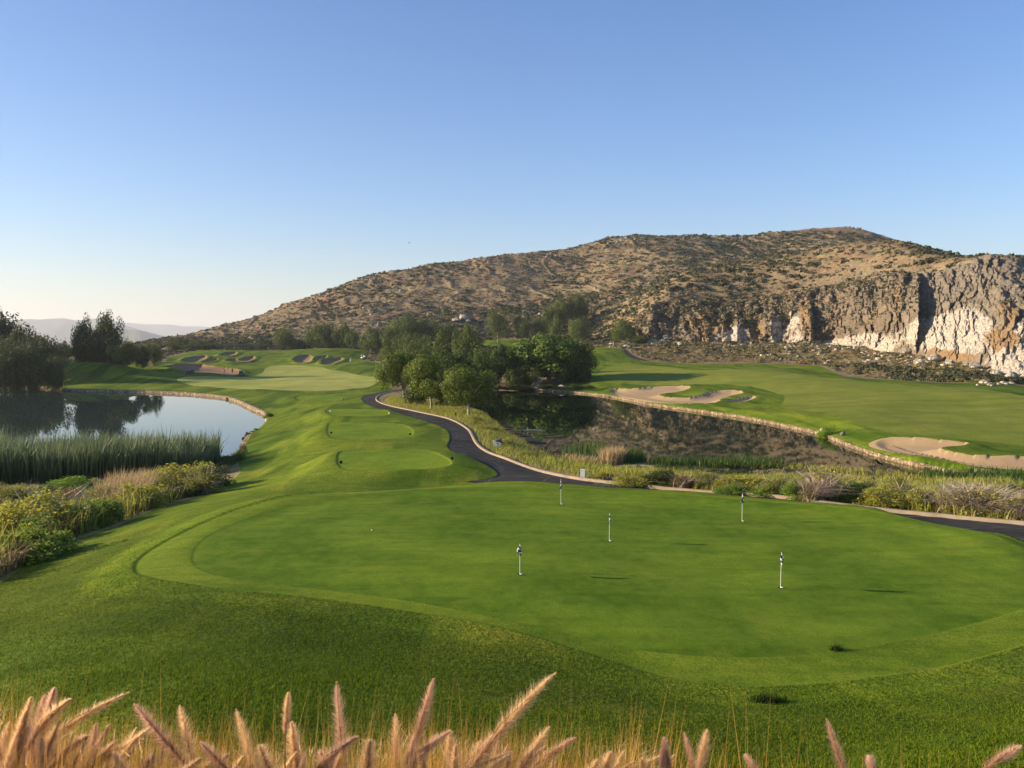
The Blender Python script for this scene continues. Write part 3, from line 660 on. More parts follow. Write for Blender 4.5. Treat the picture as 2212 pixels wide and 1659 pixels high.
def cliff():
    nu, nv = 820, 190
    pxs = np.linspace(1372, 2415, nu)
    I = lambda tab, k: np.interp(pxs, [p[0] for p in tab], [p[k] for p in tab])
    B = np.array([at_d(x, y+3, d-1.0) for x, y, d in zip(pxs, I(cliff_b,1), I(cliff_b,2))])
    Tp = np.array([at_d(x, y, d) for x, y, d in zip(pxs, I(cliff_t,1), I(cliff_t,2))])
    v = np.linspace(-.06, 1.1, nv)
    off = np.interp(pxs, [1372,1395,1412,1420,1480,1500,1545,1562,1575,1592,1606,1640,1652,1664,1690,1712,1722,1748,1758,1800,1822,1836,1846,1870,1884,1892,1925,1945,1960,1990,2010,2060,2110,2160,2415],
                         [0,2,4.5,-2.5,-3,0,1.5,3.5,-1.5,3.2,-2.0,-2.5,3.0,4.2,-1.2,2.2,3.4,4,-3.0,-4.0,-2.5,1.5,2.4,2.6,-.6,-1.2,1.5,2.5,-.8,1.2,1.4,.6,.4,.8,.5])
    X = np.zeros((nu, nv, 3))
    vv = v[None,:]
    steep = np.where(vv < 1, vv, 1+(vv-1)*.2)
    prof = ss(0, 1, steep)*.35+.65*steep                       # leans back towards the top
    hor = (.12*steep+.88*ss(.15, 1.25, steep**1.6))            # how far back the face has gone
    hor = np.where(pxs[:,None] > 1980, hor*.35+.65*steep, hor); lw = ss(1700, 1540, pxs)[:,None]; hor = hor*(1-lw)+(.45*hor+.55*steep)*lw
    for c in (0, 1): X[:,:,c] = B[:,None,c]+(Tp[:,None,c]-B[:,None,c])*hor
    X[:,:,2] = B[:,None,2]+(Tp[:,None,2]-B[:,None,2])*np.minimum(steep, 1.0)
    X[:,:,1] += np.where(vv > 1, (vv-1)*90, 0)
    nrm = np.array([-.25, -.95, .15]); nrm /= np.linalg.norm(nrm)
    hgt = (Tp[:,2]-B[:,2])
    s_ = np.cumsum(np.r_[0, np.linalg.norm(np.diff(B[:, :2], axis=0), axis=1)])
    S = np.repeat(s_[:,None], nv, 1); Z = X[:,:,2]-ZC
    env = ss(-.02, .12, vv)*ss(1.12, .9, vv)
    amp = np.clip(hgt/14, .25, 1.0)[:,None]
    d = .62*off[:,None]*(.55+.45*np.sin(np.clip(steep, 0, 1)*3.14))*1.05
    wx = S+3*fbm(S/9, Z/9, 2, 3)
    d = d + 2.3*fbm(wx/12, Z/15, 3, 61)+.7*(1-2*np.abs(fbm((wx+Z*.5)/5.2, (Z-wx*.25)/6.5, 3, 62)))+1.6*fbm(S/3.2, Z/2.8, 3, 63)-1.0*ss(.25, .0, np.abs(fbm((wx-Z*.6)/9, Z/20, 2, 68)))
    # blocky fracture: steps of a cell noise
    cx = np.floor(wx/2.6+.35*np.floor(Z/3.2)); cz = np.floor(Z/3.2)
    d = d + 1.7*(hash2(cx, cz, 8)-.5)+.9*(hash2(np.floor(wx/5.2-.3*cz), np.floor(Z/6.1+.7*fbm(S/9, Z/9, 1, 4)), 28)-.5)*2
    cx = np.floor(wx/1.15+.4*np.floor(Z/1.0)); cz = np.floor(Z/1.0+.5*fbm(S/3, Z/3, 1, 9))
    d = d + .8*(hash2(cx, cz, 18)-.5)
    d = d + .35*fbm(S/.8, Z/.8, 2, 64)
    dd = d*env*amp
    for c in range(3): X[:,:,c] += nrm[c]*dd
    X[:,:,2] += amp*env*.5*fbm(S/2, Z/2+40, 2, 65)
    X[:,:,2] += ss(.75, 1.0, vv)*amp*(2.2*fbm(S/9, S*0, 4, 66)+.3)
    # pale rock low on the face, as the photograph shows it
    P = np.repeat(pxs[:,None], nv, 1); st = np.repeat(steep, nu, 0)
    def pt(cx_, cy, rx, ry): return np.exp(-(((P-cx_)/rx)**2+((st-cy)/ry)**2)**1.5)
    wht = .75*pt(1590, .22, 34, .24)+.7*pt(1672, .28, 16, .3)+.62*pt(1712, .35, 30, .35)+.95*pt(1800, .02, 95, .14)+.9*pt(1880, .06, 60, .17)+1.0*pt(2035, .24, 95, .22)+.9*pt(2085, .36, 45, .15)+1.1*pt(2200, .12, 65, .24)+.35*pt(1420, .3, 22, .3)+.5*pt(1545, .2, 12, .3)
    och = .8*pt(1530, .45, 45, .35)+.8*pt(1635, .25, 18, .3)+.7*pt(2175, .42, 34, .10)+.8*pt(2050, .07, 70, .05)+.7*pt(1735, .55, 14, .4)+.6*pt(1935, .6, 10, .4)+.8*pt(2160, .22, 50, .1)
    F = (np.arange(nu-1)[:,None]*nv+np.arange(nv-1)[None]).ravel()
    F = np.stack([F, F+nv, F+nv+1, F+1], 1)
    o = mesh_np('rock_cliff', X.reshape(-1, 3), F, M_ROCK, None, False, {'white': wht.ravel(), 'ochre': och.ravel(), 'pale': (ss(1880, 2060, P)*.8+.25).ravel()})
    o['kind'] = 'structure'
    # brush growing on the ledges
    gx, gy = X[1:, 1:]-X[:-1, 1:], X[1:, 1:]-X[1:, :-1]; nn = np.cross(gx, gy); nn /= np.linalg.norm(nn, axis=2)[:,:,None]+1e-9
    rs = np.random.default_rng(5); ok = (np.abs(nn[:,:,2]) > .42) & (rs.uniform(0, 1, nn.shape[:2]) < .05) & (wht[1:,1:] < .35) & (vv[:,1:] > .05)
    ok |= (vv[:,1:] > .9) & (rs.uniform(0, 1, nn.shape[:2]) < .035); ok &= (P[1:,1:] < 1980) | (rs.uniform(0, 1, nn.shape[:2]) < .12)
    ok |= (P[1:,1:] < 1720) & (st[1:,1:] > .45) & (rs.uniform(0, 1, nn.shape[:2]) < .03)
    return X[1:,1:][ok]
LEDGE = cliff()
# upper short cliff band on the shoulder behind the quarry face
# ------------------------------------------------------------------ rocks
RNG = np.random.default_rng(11)
def rock_mesh(name, seed, mat, sub=3, rough=.35, attrs=None):
    import bmesh
    bm = bmesh.new(); bmesh.ops.create_icosphere(bm, subdivisions=sub, radius=1)
    rs = np.random.default_rng(seed); off = Vector(rs.uniform(-50, 50, 3))
    planes = [(Vector(rs.normal(0, 1, 3)).normalized(), rs.uniform(.55, .9)) for _ in range(9)]
    for v in bm.verts:
        p = v.co.copy()
        for nn, h in planes:
            t = p.dot(nn)
            if t > h: p -= nn*(t-h)*.9
        v.co = p*(1+rough*.4*mnoise.noise(p*1.3+off)+rough*.15*mnoise.noise(p*4+off))
    me = bpy.data.meshes.new(name); bm.to_mesh(me); bm.free(); me.materials.append(mat)
    a = me.attributes.new('white', 'FLOAT', 'POINT'); a.data.foreach_set('value', [1.0 if attrs else 0.]*len(me.vertices))
    return me
M_WROCK = stonem('pale_boulder', (.33,.28,.22), (.52,.45,.36), .5)
M_DROCK = stonem('dark_boulder', (.07,.065,.06), (.15,.135,.12), .9)
M_GROCK = stonem('grey_boulder', (.20,.17,.14), (.38,.32,.26), .5)
def rubble(name, cen, size, mat, seed=1):
    """many broken stones: one mesh, uncountable"""
    ico = rock_mesh('stone_seed', seed, mat, 1, .5); n0 = len(ico.vertices)
    co = np.zeros(n0*3); ico.vertices.foreach_get('co', co); co = co.reshape(-1, 3)
    f = np.zeros(len(ico.polygons)*3, np.int32); ico.polygons.foreach_get('vertices', f); f = f.reshape(-1, 3)
    rs = np.random.default_rng(seed); n = len(cen); ang = rs.uniform(0, 6.28, n); sc = size[:,None]*rs.uniform(.55, 1.2, (n, 3))
    q = co[None]*sc[:,None,:]; c, s = np.cos(ang)[:,None], np.sin(ang)[:,None]
    q = np.stack([q[:,:,0]*c-q[:,:,1]*s, q[:,:,0]*s+q[:,:,1]*c, q[:,:,2]], 2)+cen[:,None,:]
    F = (f[None]+np.arange(n)[:,None,None]*n0).reshape(-1, 3)
    return tag(mesh_np(name, q.reshape(-1, 3), F, mat), kind='stuff')
def scatter(pxr, pyr, n, seed, dens=None):
    """n ground points inside a sketch region (seen in the photograph as such a patch)"""
    rs = np.random.default_rng(seed); out = []
    for _ in range(n):
        p = hit(rs.uniform(*pxr), rs.uniform(*pyr)); out.append(p)
    out = np.array(out); return np.column_stack([out, height(out)])
sc_ = []
for (xr, yr, n) in (((1925,2212),(765,800),150),((2110,2300),(790,835),120),((1700,1960),(744,756),130),((1395,1445),(735,748),50),((1545,1700),(735,752),70),((1310,1370),(742,752),60),((1860,1990),(755,785),60),((1000,1100),(700,725),35),((1480,1640),(665,690),0),((1640,1800),(745,785),40),((1290,1400),(665,720),30)):
    if n: sc_.append(scatter(xr, yr, n, len(sc_)+5))
sc_ = np.vstack(sc_); rubble('rock_rubble', sc_, RNG.uniform(.35, 1.1, len(sc_)), M_WROCK, 3)
rk = [rock_mesh('boulder', 20+i, M_WROCK, 3) for i in range(4)]; rkd = [rock_mesh('boulder', 40+i, M_DROCK, 3) for i in range(3)]; rkg = [rock_mesh('boulder', 60+i, M_GROCK, 3) for i in range(3)]
def boulder(px, py, w, h, meshes, label, group=None, i=0, sink=.25, E=None):
    p = hit(px, py) if E is None else at_e(px, py, E)[:2]; d = p[1]
    m = bpy.data.objects.new('boulder', meshes[i % len(meshes)]); COL.objects.link(m)
    s = w*d/FPX/2; hz = h*d/FPX/2
    m.scale = (s, s*.8, hz*1.15); m.rotation_euler = (0, 0, RNG.uniform(0, 6)); m.rotation_euler = (0, 0, [0, 3.1, .3, 2.9][i % 4])
    m.location = (p[0], p[1], (gz(*p) if E is None else ZC+E)+hz*(1-sink)); return tag(m, label, 'boulder', group)
ordn = ['leftmost','second','third','fourth','fifth','sixth','seventh','eighth','ninth','tenth','eleventh','twelfth','thirteenth','fourteenth','fifteenth','sixteenth']
wb = [(1002,697,26,14),(1012,700,14,8),(985,702,18,9),(1418,727,16,22),(1438,738,16,13),(1470,746,18,9),(1570,742,20,14),(1586,735,13,18),(1612,700,24,22),(1640,728,18,20),(1695,738,18,16),(1850,736,26,18),(1958,764,22,14),(1985,787,26,15),(2020,780,30,18),(2050,792,22,17),(2105,800,28,16),(2150,812,26,16),(2185,822,30,20)]
for i, (x, y, w, h) in enumerate(sorted(wb)):
    lab = 'pale boulder at the foot of the hill, %s of the scattered boulders from the left' % (ordn[i] if i < 16 else ['seventeenth','eighteenth','nineteenth'][i-16])
    boulder(x, y, w, h, rk, lab, 'pale boulders at the foot of the hill and cliff', i)
boulder(1780, 937, 24, 15, rk, 'angular grey boulder breaking the stone edging below the bright green bush', None, 1, .3, EWR+.1)
boulder(1891, 928, 13, 9, rk, 'small pale rock in the grass right of the bright green bush', None, 2) if False else boulder(1821, 934, 12, 10, rk, 'small pale rock in the grass right of the bright green bush', None, 2)
boulder(2005, 1000, 24, 8, rkd, 'flat dark rock between the right sand bunker and the stone edging', None, 1)
boulder(1158, 838, 26, 16, rkg, 'large grey boulder at the waterline under the sycamore', None, 0, .3, EWR+.1)
boulder(1214, 842, 24, 12, rkg, 'low grey boulder by the waterline right of the sycamore shade', None, 1, .3, EWR+.1)
for i, (x, y, w, h) in enumerate([(534,943,14,12),(544,938,13,9),(554,934,14,11),(565,929,12,8),(527,951,10,9),(574,925,10,7)]):
    boulder(x, y, w, h, rkd, 'dark boulder on the right bank of the pond, %s in the row' % ['fifth from the top','fourth from the top','third from the top','second from the top','nearest and lowest','topmost'][i], 'dark boulders on the pond bank', i, .4, EWL+.15)

# ------------------------------------------------------------------ foliage
def leaves(C, size, axis=None, asp=.5, rs=None, jit=1.0, nrm=None):
    """rhombic leaf clumps at C; axis = preferred direction of the long side"""
    n = len(C); rs = rs or np.random.default_rng(1)
    a = rs.normal(0, 1, (n, 3))*jit
    if axis is not None: a = a+axis
    a /= np.linalg.norm(a, axis=1)[:,None]+1e-9
    if nrm is not None:
        q = nrm+rs.normal(0, .55, (n, 3)); q /= np.linalg.norm(q, axis=1)[:,None]+1e-9
        a = a-(a*q).sum(1)[:,None]*q; a /= np.linalg.norm(a, axis=1)[:,None]+1e-9
    b = np.cross(a, q if nrm is not None else rs.normal(0, 1, (n, 3))); b /= np.linalg.norm(b, axis=1)[:,None]+1e-9
    s = size if hasattr(size, '__len__') else np.full(n, size)
    a = a*s[:,None]; b = b*(s*asp)[:,None]
    V = np.stack([C-a*.5, C+b*.5, C+a*.5, C-b*.5], 1).reshape(-1, 3)
    return V, np.arange(n*4).reshape(-1, 4)
def crown(seed, n, leaf, kind='round', K=46, zc=.54, rz=.47, rx=.56, asp=.55, lo=.1):
    rs = np.random.default_rng(seed)
    u = rs.normal(0, 1, (K, 3)); u /= np.linalg.norm(u, axis=1)[:,None]
    rad = rs.uniform(.35, 1.0, K)**.6
    cc = u*rad[:,None]*np.array([rx, rx, rz])*.80+np.array([0, 0, zc])
    lump = 1+.25*np.sin(u[:,0]*3+seed)+.20*np.sin(u[:,1]*5+seed*2)+rs.normal(0, .10, K); cc[:, :2] *= lump[:,None]
    if kind == 'pepper': cc[:,2] = np.maximum(cc[:,2], .2)
    cc = cc[cc[:,2] > lo+.05]; K = len(cc)
    cr = rs.uniform(.07, .21, K)
    w = cr**2; w /= w.sum(); k = rs.choice(K, n, p=w)
    v = rs.normal(0, 1, (n, 3)); v /= np.linalg.norm(v, axis=1)[:,None]
    r = rs.uniform(.0, 1, n)**.28
    st = np.array([1, 1, 1.0])
    if kind == 'pepper': st = np.array([.85, .85, 1.5])
    C = cc[k]+v*(r*cr[k])[:,None]*st
    if kind == 'pepper': C[:,2] -= (rs.uniform(0, 1, n)**2)*.16*(np.hypot(C[:,0], C[:,1]) > rx*.35)
    ok = C[:,2] > lo; C = C[ok]; k = k[ok]; v = v[ok]; n = len(C)
    ax = np.array([0, 0, -1.6]) if kind == 'pepper' else np.array([0, 0, .25])
    sz = leaf*rs.uniform(.6, 1.4, n)
    Vv, F = leaves(C, sz, ax, asp, rs, 1.0, v*.8+(C-[0,0,zc])*1.2)
    clp = rs.uniform(0, 1, K)[k[:n]]
    return Vv, F, {'rnd': np.repeat(rs.uniform(0, 1, n), 4), 'clp': np.repeat(clp, 4), 'tip': np.repeat(np.clip((C[:,2]-lo)/(1-lo), 0, 1), 4)}
def me_from(name, V, F, at, mat):
    o = mesh_np(name, V, F, mat, None, False, at); me = o.data; bpy.data.objects.remove(o); return me
def trunk_me(seed, mat, fork=.22, r=.028, limbs=6, spread=.3, top=.75, lean=0.0):
    rs = np.random.default_rng(seed); b = MB()
    base = [(0, 0, -.03), (.01+lean*.3, 0, fork*.5), (lean, .01, fork)]
    b.tube(base, [r*1.35, r, r*.9], 8)
    for i in range(limbs):
        a = 2*math.pi*(i+rs.uniform(-.3, .3))/limbs; s = spread*rs.uniform(.5, 1.1); t = top*rs.uniform(.75, 1.05)
        p0 = (lean, .01, fork*.93)
        b.tube([p0, (lean+s*.35*math.cos(a), s*.35*math.sin(a), fork+(t-fork)*.4), (lean+s*.75*math.cos(a), s*.75*math.sin(a), fork+(t-fork)*.75), (lean+s*math.cos(a), s*math.sin(a), t)], [r*.6, r*.42, r*.25, r*.08], 6)
    o = b.build('trunk', mat); me = o.data; bpy.data.objects.remove(o); return me
M_BARK = plain('bark', (.20,.155,.11), .95, .1, .35, 8); M_BARKP = plain('pale_bark', (.36,.30,.22), .95, .1, .3, 8)
L_PEP = leafmat('pepper_leaf', (.048,.074,.014), (.165,.200,.044), .3)
L_PEPD = leafmat('dark_pepper_leaf', (.034,.050,.018), (.125,.145,.048), .3)
L_OLV = leafmat('olive_leaf', (.050,.066,.014), (.165,.180,.042), .28)
L_OAK = leafmat('oak_leaf', (.026,.046,.008), (.100,.138,.022), .24)
L_SYC = leafmat('sycamore_leaf', (.068,.112,.016), (.155,.215,.034), .32)
L_ASH = leafmat('ash_leaf', (.048,.076,.010), (.185,.225,.034), .3)
PRO = {}
def proto(key, kind, n, leaf, mat, bark, nvar=3, tk={}, **kw):
    PRO[key] = []
    for i in range(nvar):
        Vv, F, at = crown(100+len(PRO)*10+i, n, leaf, kind, **kw)
        PRO[key].append((me_from('crown', Vv, F, at, mat), trunk_me(300+len(PRO)*7+i, bark, **tk)))
proto('pepper', 'pepper', 6000, .060, L_PEP, M_BARK, 4, dict(fork=.18, spread=.3), K=40, lo=.07, asp=.4)
proto('pepperd', 'pepper', 9000, .055, L_PEPD, M_BARK, 3, dict(fork=.15, r=.035), K=60, lo=.03, asp=.4)
proto('mid', 'pepper', 6500, .052, L_PEP, M_BARKP, 3, dict(fork=.22, r=.016, spread=.28), K=44, lo=.13, asp=.35, zc=.57, rz=.46)
proto('olive', 'round', 5500, .055, L_OLV, M_BARK, 2, dict(fork=.2, r=.02), K=44, lo=.1)
proto('oak', 'round', 9000, .048, L_OAK, M_BARK, 3, dict(fork=.15), K=56, lo=.02, zc=.48, rz=.54)
proto('ash', 'round', 13000, .036, L_ASH, M_BARKP, 3, dict(fork=.25, r=.022, limbs=9, spread=.42, top=.8), K=52, lo=.24, zc=.62, rz=.44, rx=.58, asp=.5)
proto('syc', 'round', 13000, .046, L_SYC, M_BARKP, 2, dict(fork=.3, r=.03), K=80, lo=.12, zc=.55, rz=.5, rx=.58, asp=.8)
G3_ = 'trees along the foot of the hill'
def tree(px, base, top, w, key, label, group, d=None, i=0, name='tree', rz=None, zoff=0, depth=1.0):
    if d is None: p = hit(px, base)
    else: p = at_d(px, base, d)[:2]
    g = gz(*p); dd = p[1]
    topz = at_d(px, top, dd)[2]; H = topz-g+.3; Wd = w*dd/FPX*(1.22 if group == G3_ else 1.0)
    cm, tm = PRO[key][i % len(PRO[key])]
    e = empty(name, (p[0], p[1], g-.1), (px*1.37) % 6.28 if rz is None else rz, (Wd, Wd*depth, H))
    for nm, me in (('crown', cm), ('trunk', tm)):
        c = bpy.data.objects.new(nm, me); COL.objects.link(c); c.parent = e
    tag(e, label, 'tree', group); return e
G1 = 'large dark trees on the left bank of the pond'
tree(-10, 834, 668, 130, 'pepperd', 'tallest dark tree cut off by the left edge of the photo', G1, 214, 0)
tree(48, 835, 706, 100, 'pepperd', 'dark spreading pepper tree on the pond bank, right of the tree at the picture edge', G1, 206, 1)
tree(98, 835, 726, 82, 'pepperd', 'dark rounded pepper tree at the right end of the big clump on the pond bank', G1, 196, 2)
tree(10, 836, 745, 90, 'pepperd', 'lower dark tree in front of the big clump on the pond bank', G1, 172, 1, rz=2)
tree(62, 836, 752, 80, 'pepperd', 'dark skirted tree low at the waterline in the big clump by the pond', G1, 173, 0, rz=4)
tree(122, 836, 768, 40, 'pepperd', 'small dark tree at the right foot of the big clump by the pond', G1, 176, 2, rz=1)
for q, (dx, dd_, tp) in enumerate(((-98,222,604),(-165,228,590),(-200,225,676),(-290,205,680),(-380,215,684),(-100,240,690),(-230,250,690))):
    tree(dx, 834, tp, 110, 'pepperd', 'dark pond bank tree outside the left edge of the photo', 'trees beyond the left edge', dd_, q)
G2 = 'trees on the grassy mound beyond the pond'
tree(186, 783, 691, 62, 'pepperd', 'left one of the two tall drooping trees on the mound beyond the pond', G2, 222, 1)
tree(232, 786, 680, 76, 'pepperd', 'tallest drooping tree on the mound beyond the pond', G2, 218, 0, rz=.4)
tree(214, 784, 716, 60, 'pepperd', 'lower dark tree filling the gap between the two tall mound trees', G2, 224, 2)
tree(272, 793, 737, 60, 'olive', 'short rounded olive coloured tree right of the tall mound trees', G2, 212, 0)
tree(256, 786, 720, 44, 'pepperd', 'dark tree peeping out behind the short olive coloured tree', G2, 228, 1)
tree(308, 786, 742, 38, 'olive', 'small tree right of the short olive coloured tree', G2, 230, 1)
tree(333, 785, 741, 32, 'pepper', 'slim small tree at the right end of the mound row', G2, 235, 1)
tree(158, 782, 752, 34, 'syc', 'bright green low tree behind the mound', G2, 250, 0)
tree(135, 790, 742, 60, 'pepperd', 'hazy blue dark tree in the gap right of the big pond clump', G2, 330, 2)
G3 = 'trees along the foot of the hill'
for k_, (x, b, t, w, ky, d, lb) in enumerate([
 (393,762,728,56,'olive',385,'pale green tree at the left end of the row under the hill'),(430,760,738,50,'oak',380,'dark low tree right of the pale one under the hill'),(475,757,741,56,'oak',385,'dark bushy tree in the hedge behind the far bunkers, left part'),(525,757,742,56,'oak',388,'dark bushy tree in the hedge behind the far bunkers, middle part'),(570,757,744,50,'oak',385,'dark bushy tree in the hedge behind the far bunkers, right part'),
 (616,756,709,44,'pepper',378,'leaning light green tree left in the row behind the far green'),(648,757,730,40,'oak',385,'low dark tree between two taller ones behind the far green'),(692,752,700,64,'pepper',372,'broad tree right above the far green with a lit left side'),(746,750,702,46,'pepper',365,'tree with a drooping crown right of the broad one above the far green'),
 (762,752,714,26,'pepper',358,'narrow young tree before the drooping one near the far green'),(802,756,708,52,'pepper',345,'rounded tree standing above the parked far cart'),(722,756,733,36,'oak',380,'low dark bush like tree behind the far green, right of the broad tree'),
 (850,760,712,56,'pepper',330,'tree at the left side of the tall clump at the hill foot'),(878,758,682,62,'mid',345,'highest tree in the clump left of the central group'),(925,752,690,70,'pepper',350,'wide tree right of the highest tree at the hill foot'),(905,765,722,60,'pepper',300,'lower tree in front of the wide tree at the hill foot'),
 (968,748,702,40,'pepper',345,'small tree above the central group, left of the raised green')]):
    tree(x, b, t, w, ky, lb, G3, d, k_)
G4 = 'slender trees beside the small raised green'
tree(1075, 733, 668, 54, 'mid', 'tree with a bare forked trunk at the left end of the raised green', G4, 385, 0)
tree(1127, 733, 678, 46, 'mid', 'second slender tree from the left beside the raised green', G4, 385, 1)
tree(1168, 733, 686, 34, 'mid', 'low rounded tree between the slender trees by the raised green', G4, 388, 2)
tree(1200, 738, 684, 36, 'mid', 'slender tree under the tall hillside tree', G4, 372, 0, rz=2)
tree(1255, 742, 687, 50, 'mid', 'round tree right of the tall hillside tree', G4, 350, 1, rz=3)
tree(1215, 712, 640, 50, 'pepper', 'tall left one of the twin trees up on the hillside', G4, 405, 1)
tree(1247, 715, 634, 44, 'pepper', 'tall right one of the twin trees up on the hillside', G4, 408, 2)
tree(1188, 725, 660, 36, 'pepper', 'tree leaning before the left twin tree on the hillside', G4, 398, 3)
tree(1350, 747, 690, 62, 'mid', 'lone broad tree with pale stems left of the rock outcrop', G4, 318, 2)
tree(1384, 752, 728, 40, 'oak', 'low round dark bush at the foot of the lone broad tree', G4, 312, 1)
G5 = 'trees of the central group between the path and the lake'
tree(965, 815, 712, 100, 'pepper', 'high grey green tree at the back of the central group', G5, 215, 0)
tree(1005, 812, 704, 72, 'pepper', 'tallest upright tree in the back of the central group', G5, 205, 2)
tree(905, 812, 742, 70, 'pepper', 'grey green tree at the back left of the central group', G5, 205, 3)
tree(1065, 835, 735, 78, 'oak', 'dark dense tree between the central group and the sycamore', G5, 183, 0)
tree(1040, 845, 762, 84, 'oak', 'dark tree filling the middle of the central group', G5, 165, 1)
tree(985, 858, 752, 96, 'oak', 'broad shaded tree behind the light stemmed ones in the central group', G5, 150, 2)
tree(872, 858, 760, 104, 'ash', 'pale thin leaved tree with one straight trunk at the left of the central group', G5, 124, 0)
tree(932, 884, 776, 130, 'ash', 'bushy green tree in front of the central group above the path bend', G5, 106, 1)
tree(965, 872, 800, 84, 'oak', 'dark low tree in the gap behind the two right front trees', G5, 118, 2)
tree(900, 870, 795, 60, 'oak', 'low dark growth between the two left front trees', G5, 116, 1)
tree(1012, 891, 797, 128, 'ash', 'nearest open crowned tree with a pale forked trunk by the water', G5, 99, 2)
G6 = 'trees on the far bank of the lake'
tree(1186, 832, 718, 150, 'syc', 'bright green sycamore on the far bank of the lake', G6, 186, 0)
tree(1130, 830, 755, 80, 'syc', 'lower left bright leafy limb like tree beside the sycamore', G6, 188, 1)
tree(1248, 832, 736, 78, 'oak', 'round dark tree right of the sycamore', G6, 184, 2)
tree(1215, 834, 770, 70, 'oak', 'dark tree with a pale leaning trunk under the sycamore', G6, 182, 0, rz=1)
tree(1150, 838, 790, 70, 'olive', 'low olive bush like tree at the waterline under the sycamore', G6, 179, 0)
tree(1110, 838, 795, 50, 'oak', 'low dark tree at the waterline left of the sycamore', G6, 178, 1)
tree(1265, 836, 800, 36, 'oak', 'low skirt of dark leaves at the right foot of the round dark tree', G6, 180, 2)

# ------------------------------------------------------------------ scrub on the hill
M_SCRUB = leafmat('scrub_leaf', (.075,.075,.032), (.165,.150,.072), .2, .9)
M_SCRUBD = leafmat('dark_scrub_leaf', (.036,.042,.020), (.090,.092,.044), .12, .9)
M_SCRUBT = leafmat('tan_scrub_leaf', (.20,.15,.075), (.38,.29,.155), .2, .9)
def domes(name, C, rad, mat, per=16, seed=1, flat=.62, leaf=.62):
    rs = np.random.default_rng(seed); n = len(C)
    v = rs.normal(0, 1, (n, per, 3)); v[:,:,2] = np.abs(v[:,:,2]); v /= np.linalg.norm(v, axis=2)[:,:,None]
    rj = rs.uniform(.6, 1.05, (n, per, 1))
    c = C[:,None,:]+v*rj*rad[:,None,None]*np.array([1, 1, flat])
    # faces lie over the dome, tilted at random
    nn = v+rs.normal(0, .45, v.shape); nn /= np.linalg.norm(nn, axis=2)[:,:,None]
    a = np.cross(nn, rs.normal(0, 1, v.shape)); a /= np.linalg.norm(a, axis=2)[:,:,None]; b = np.cross(nn, a)
    s = (rad[:,None,None]*leaf*rs.uniform(.6, 1.3, (n, per, 1)))
    Vv = np.stack([c-a*s*.6, c+b*s*.5, c+a*s*.6, c-b*s*.5], 2).reshape(-1, 3)
    N = n*per
    return mesh_np(name, Vv, np.arange(N*4).reshape(-1, 4), mat, None, False, {'rnd': np.repeat(rs.uniform(0, 1, N), 4), 'clp': np.repeat(rs.uniform(0, 1, n), per*4), 'tip': np.zeros(N*4)})
def hill_pts(n, seed, r0, r1, t0=-26, t1=38, thr=None, s=90):
    rs = np.random.default_rng(seed); t = R(1)*rs.uniform(t0, t1, n*3); r = rs.uniform(r0, r1, n*3)
    P = np.stack([r*np.sin(t), r*np.cos(t)], 1)
    m = masks(P); ok = (m['turf'] > 1.5) & (m['path'] > 1) & (m['lake'] > 3) & (m['pond'] > 3) & (m['cliff'] > -.5)
    if thr is not None:
        f = fbm(P[:,0]/s, P[:,1]/s, 3, 91)+.45*fbm(P[:,0]/14, P[:,1]/14, 2, 92); ok &= thr(f, P, rs)
    P = P[ok][:n]; return np.column_stack([P, height(P)])
rs_ = np.random.default_rng(6); k_ = rs_.integers(0, 3, len(LEDGE))
for q_, mt_ in enumerate((M_SCRUB, M_SCRUBD, M_SCRUBT)): tag(domes('ledge_scrub', LEDGE[k_ == q_], rs_.uniform(.25, .95, (k_ == q_).sum()), mt_, 14, 70+q_, .7), kind='stuff')
C = hill_pts(24000, 1, 300, 660, thr=lambda f, P, rs: rs.uniform(0, 1, len(P)) < .55+.5*f)
tag(domes('hill_scrub', C-[0,0,.15], RNG.uniform(.45, 1.5, len(C)), M_SCRUB, 13, 2), kind='stuff')
C = hill_pts(7000, 3, 330, 660, thr=lambda f, P, rs: (f+.55*ss(60, 250, P[:,0])*ss(420, 560, P[:,1]) > .02+rs.normal(0, .12, len(P))))
tag(domes('dark_hill_scrub', C-[0,0,.15], RNG.uniform(.7, 2.3, len(C)), M_SCRUBD, 18, 4), kind='stuff')
C = hill_pts(9000, 5, 300, 660)
tag(domes('dry_hill_grass', C-[0,0,.1], RNG.uniform(.4, 1.2, len(C)), M_SCRUBT, 9, 6, .45), kind='stuff')
# rock outcrops of the hill
C = hill_pts(900, 7, 395, 640, thr=lambda f, P, rs: (np.abs(fbm(P[:,0]/40, P[:,1]/25, 2, 95)) < .05) | (rs.uniform(0, 1, len(P)) < .02))
rubble('hill_rocks', C, RNG.uniform(.6, 1.9, len(C)), M_GROCK, 8)
cr = []
for xr, n in (((1330,1400),60),((1460,1540),45),((1180,1215),14),((1010,1110),30),((1830,1880),25),((620,700),20),((1560,1640),18)):
    for _ in range(n):
        x = RNG.uniform(*xr); p = at_d(x, 0, itp(crest, x, 2)+RNG.uniform(-14, 2))[:2]; cr.append((p[0], p[1]))
cr = np.array(cr); cr = np.column_stack([cr, height(cr)]); rubble('hill_rocks', cr, RNG.uniform(.5, 1.5, len(cr)), M_GROCK, 9)
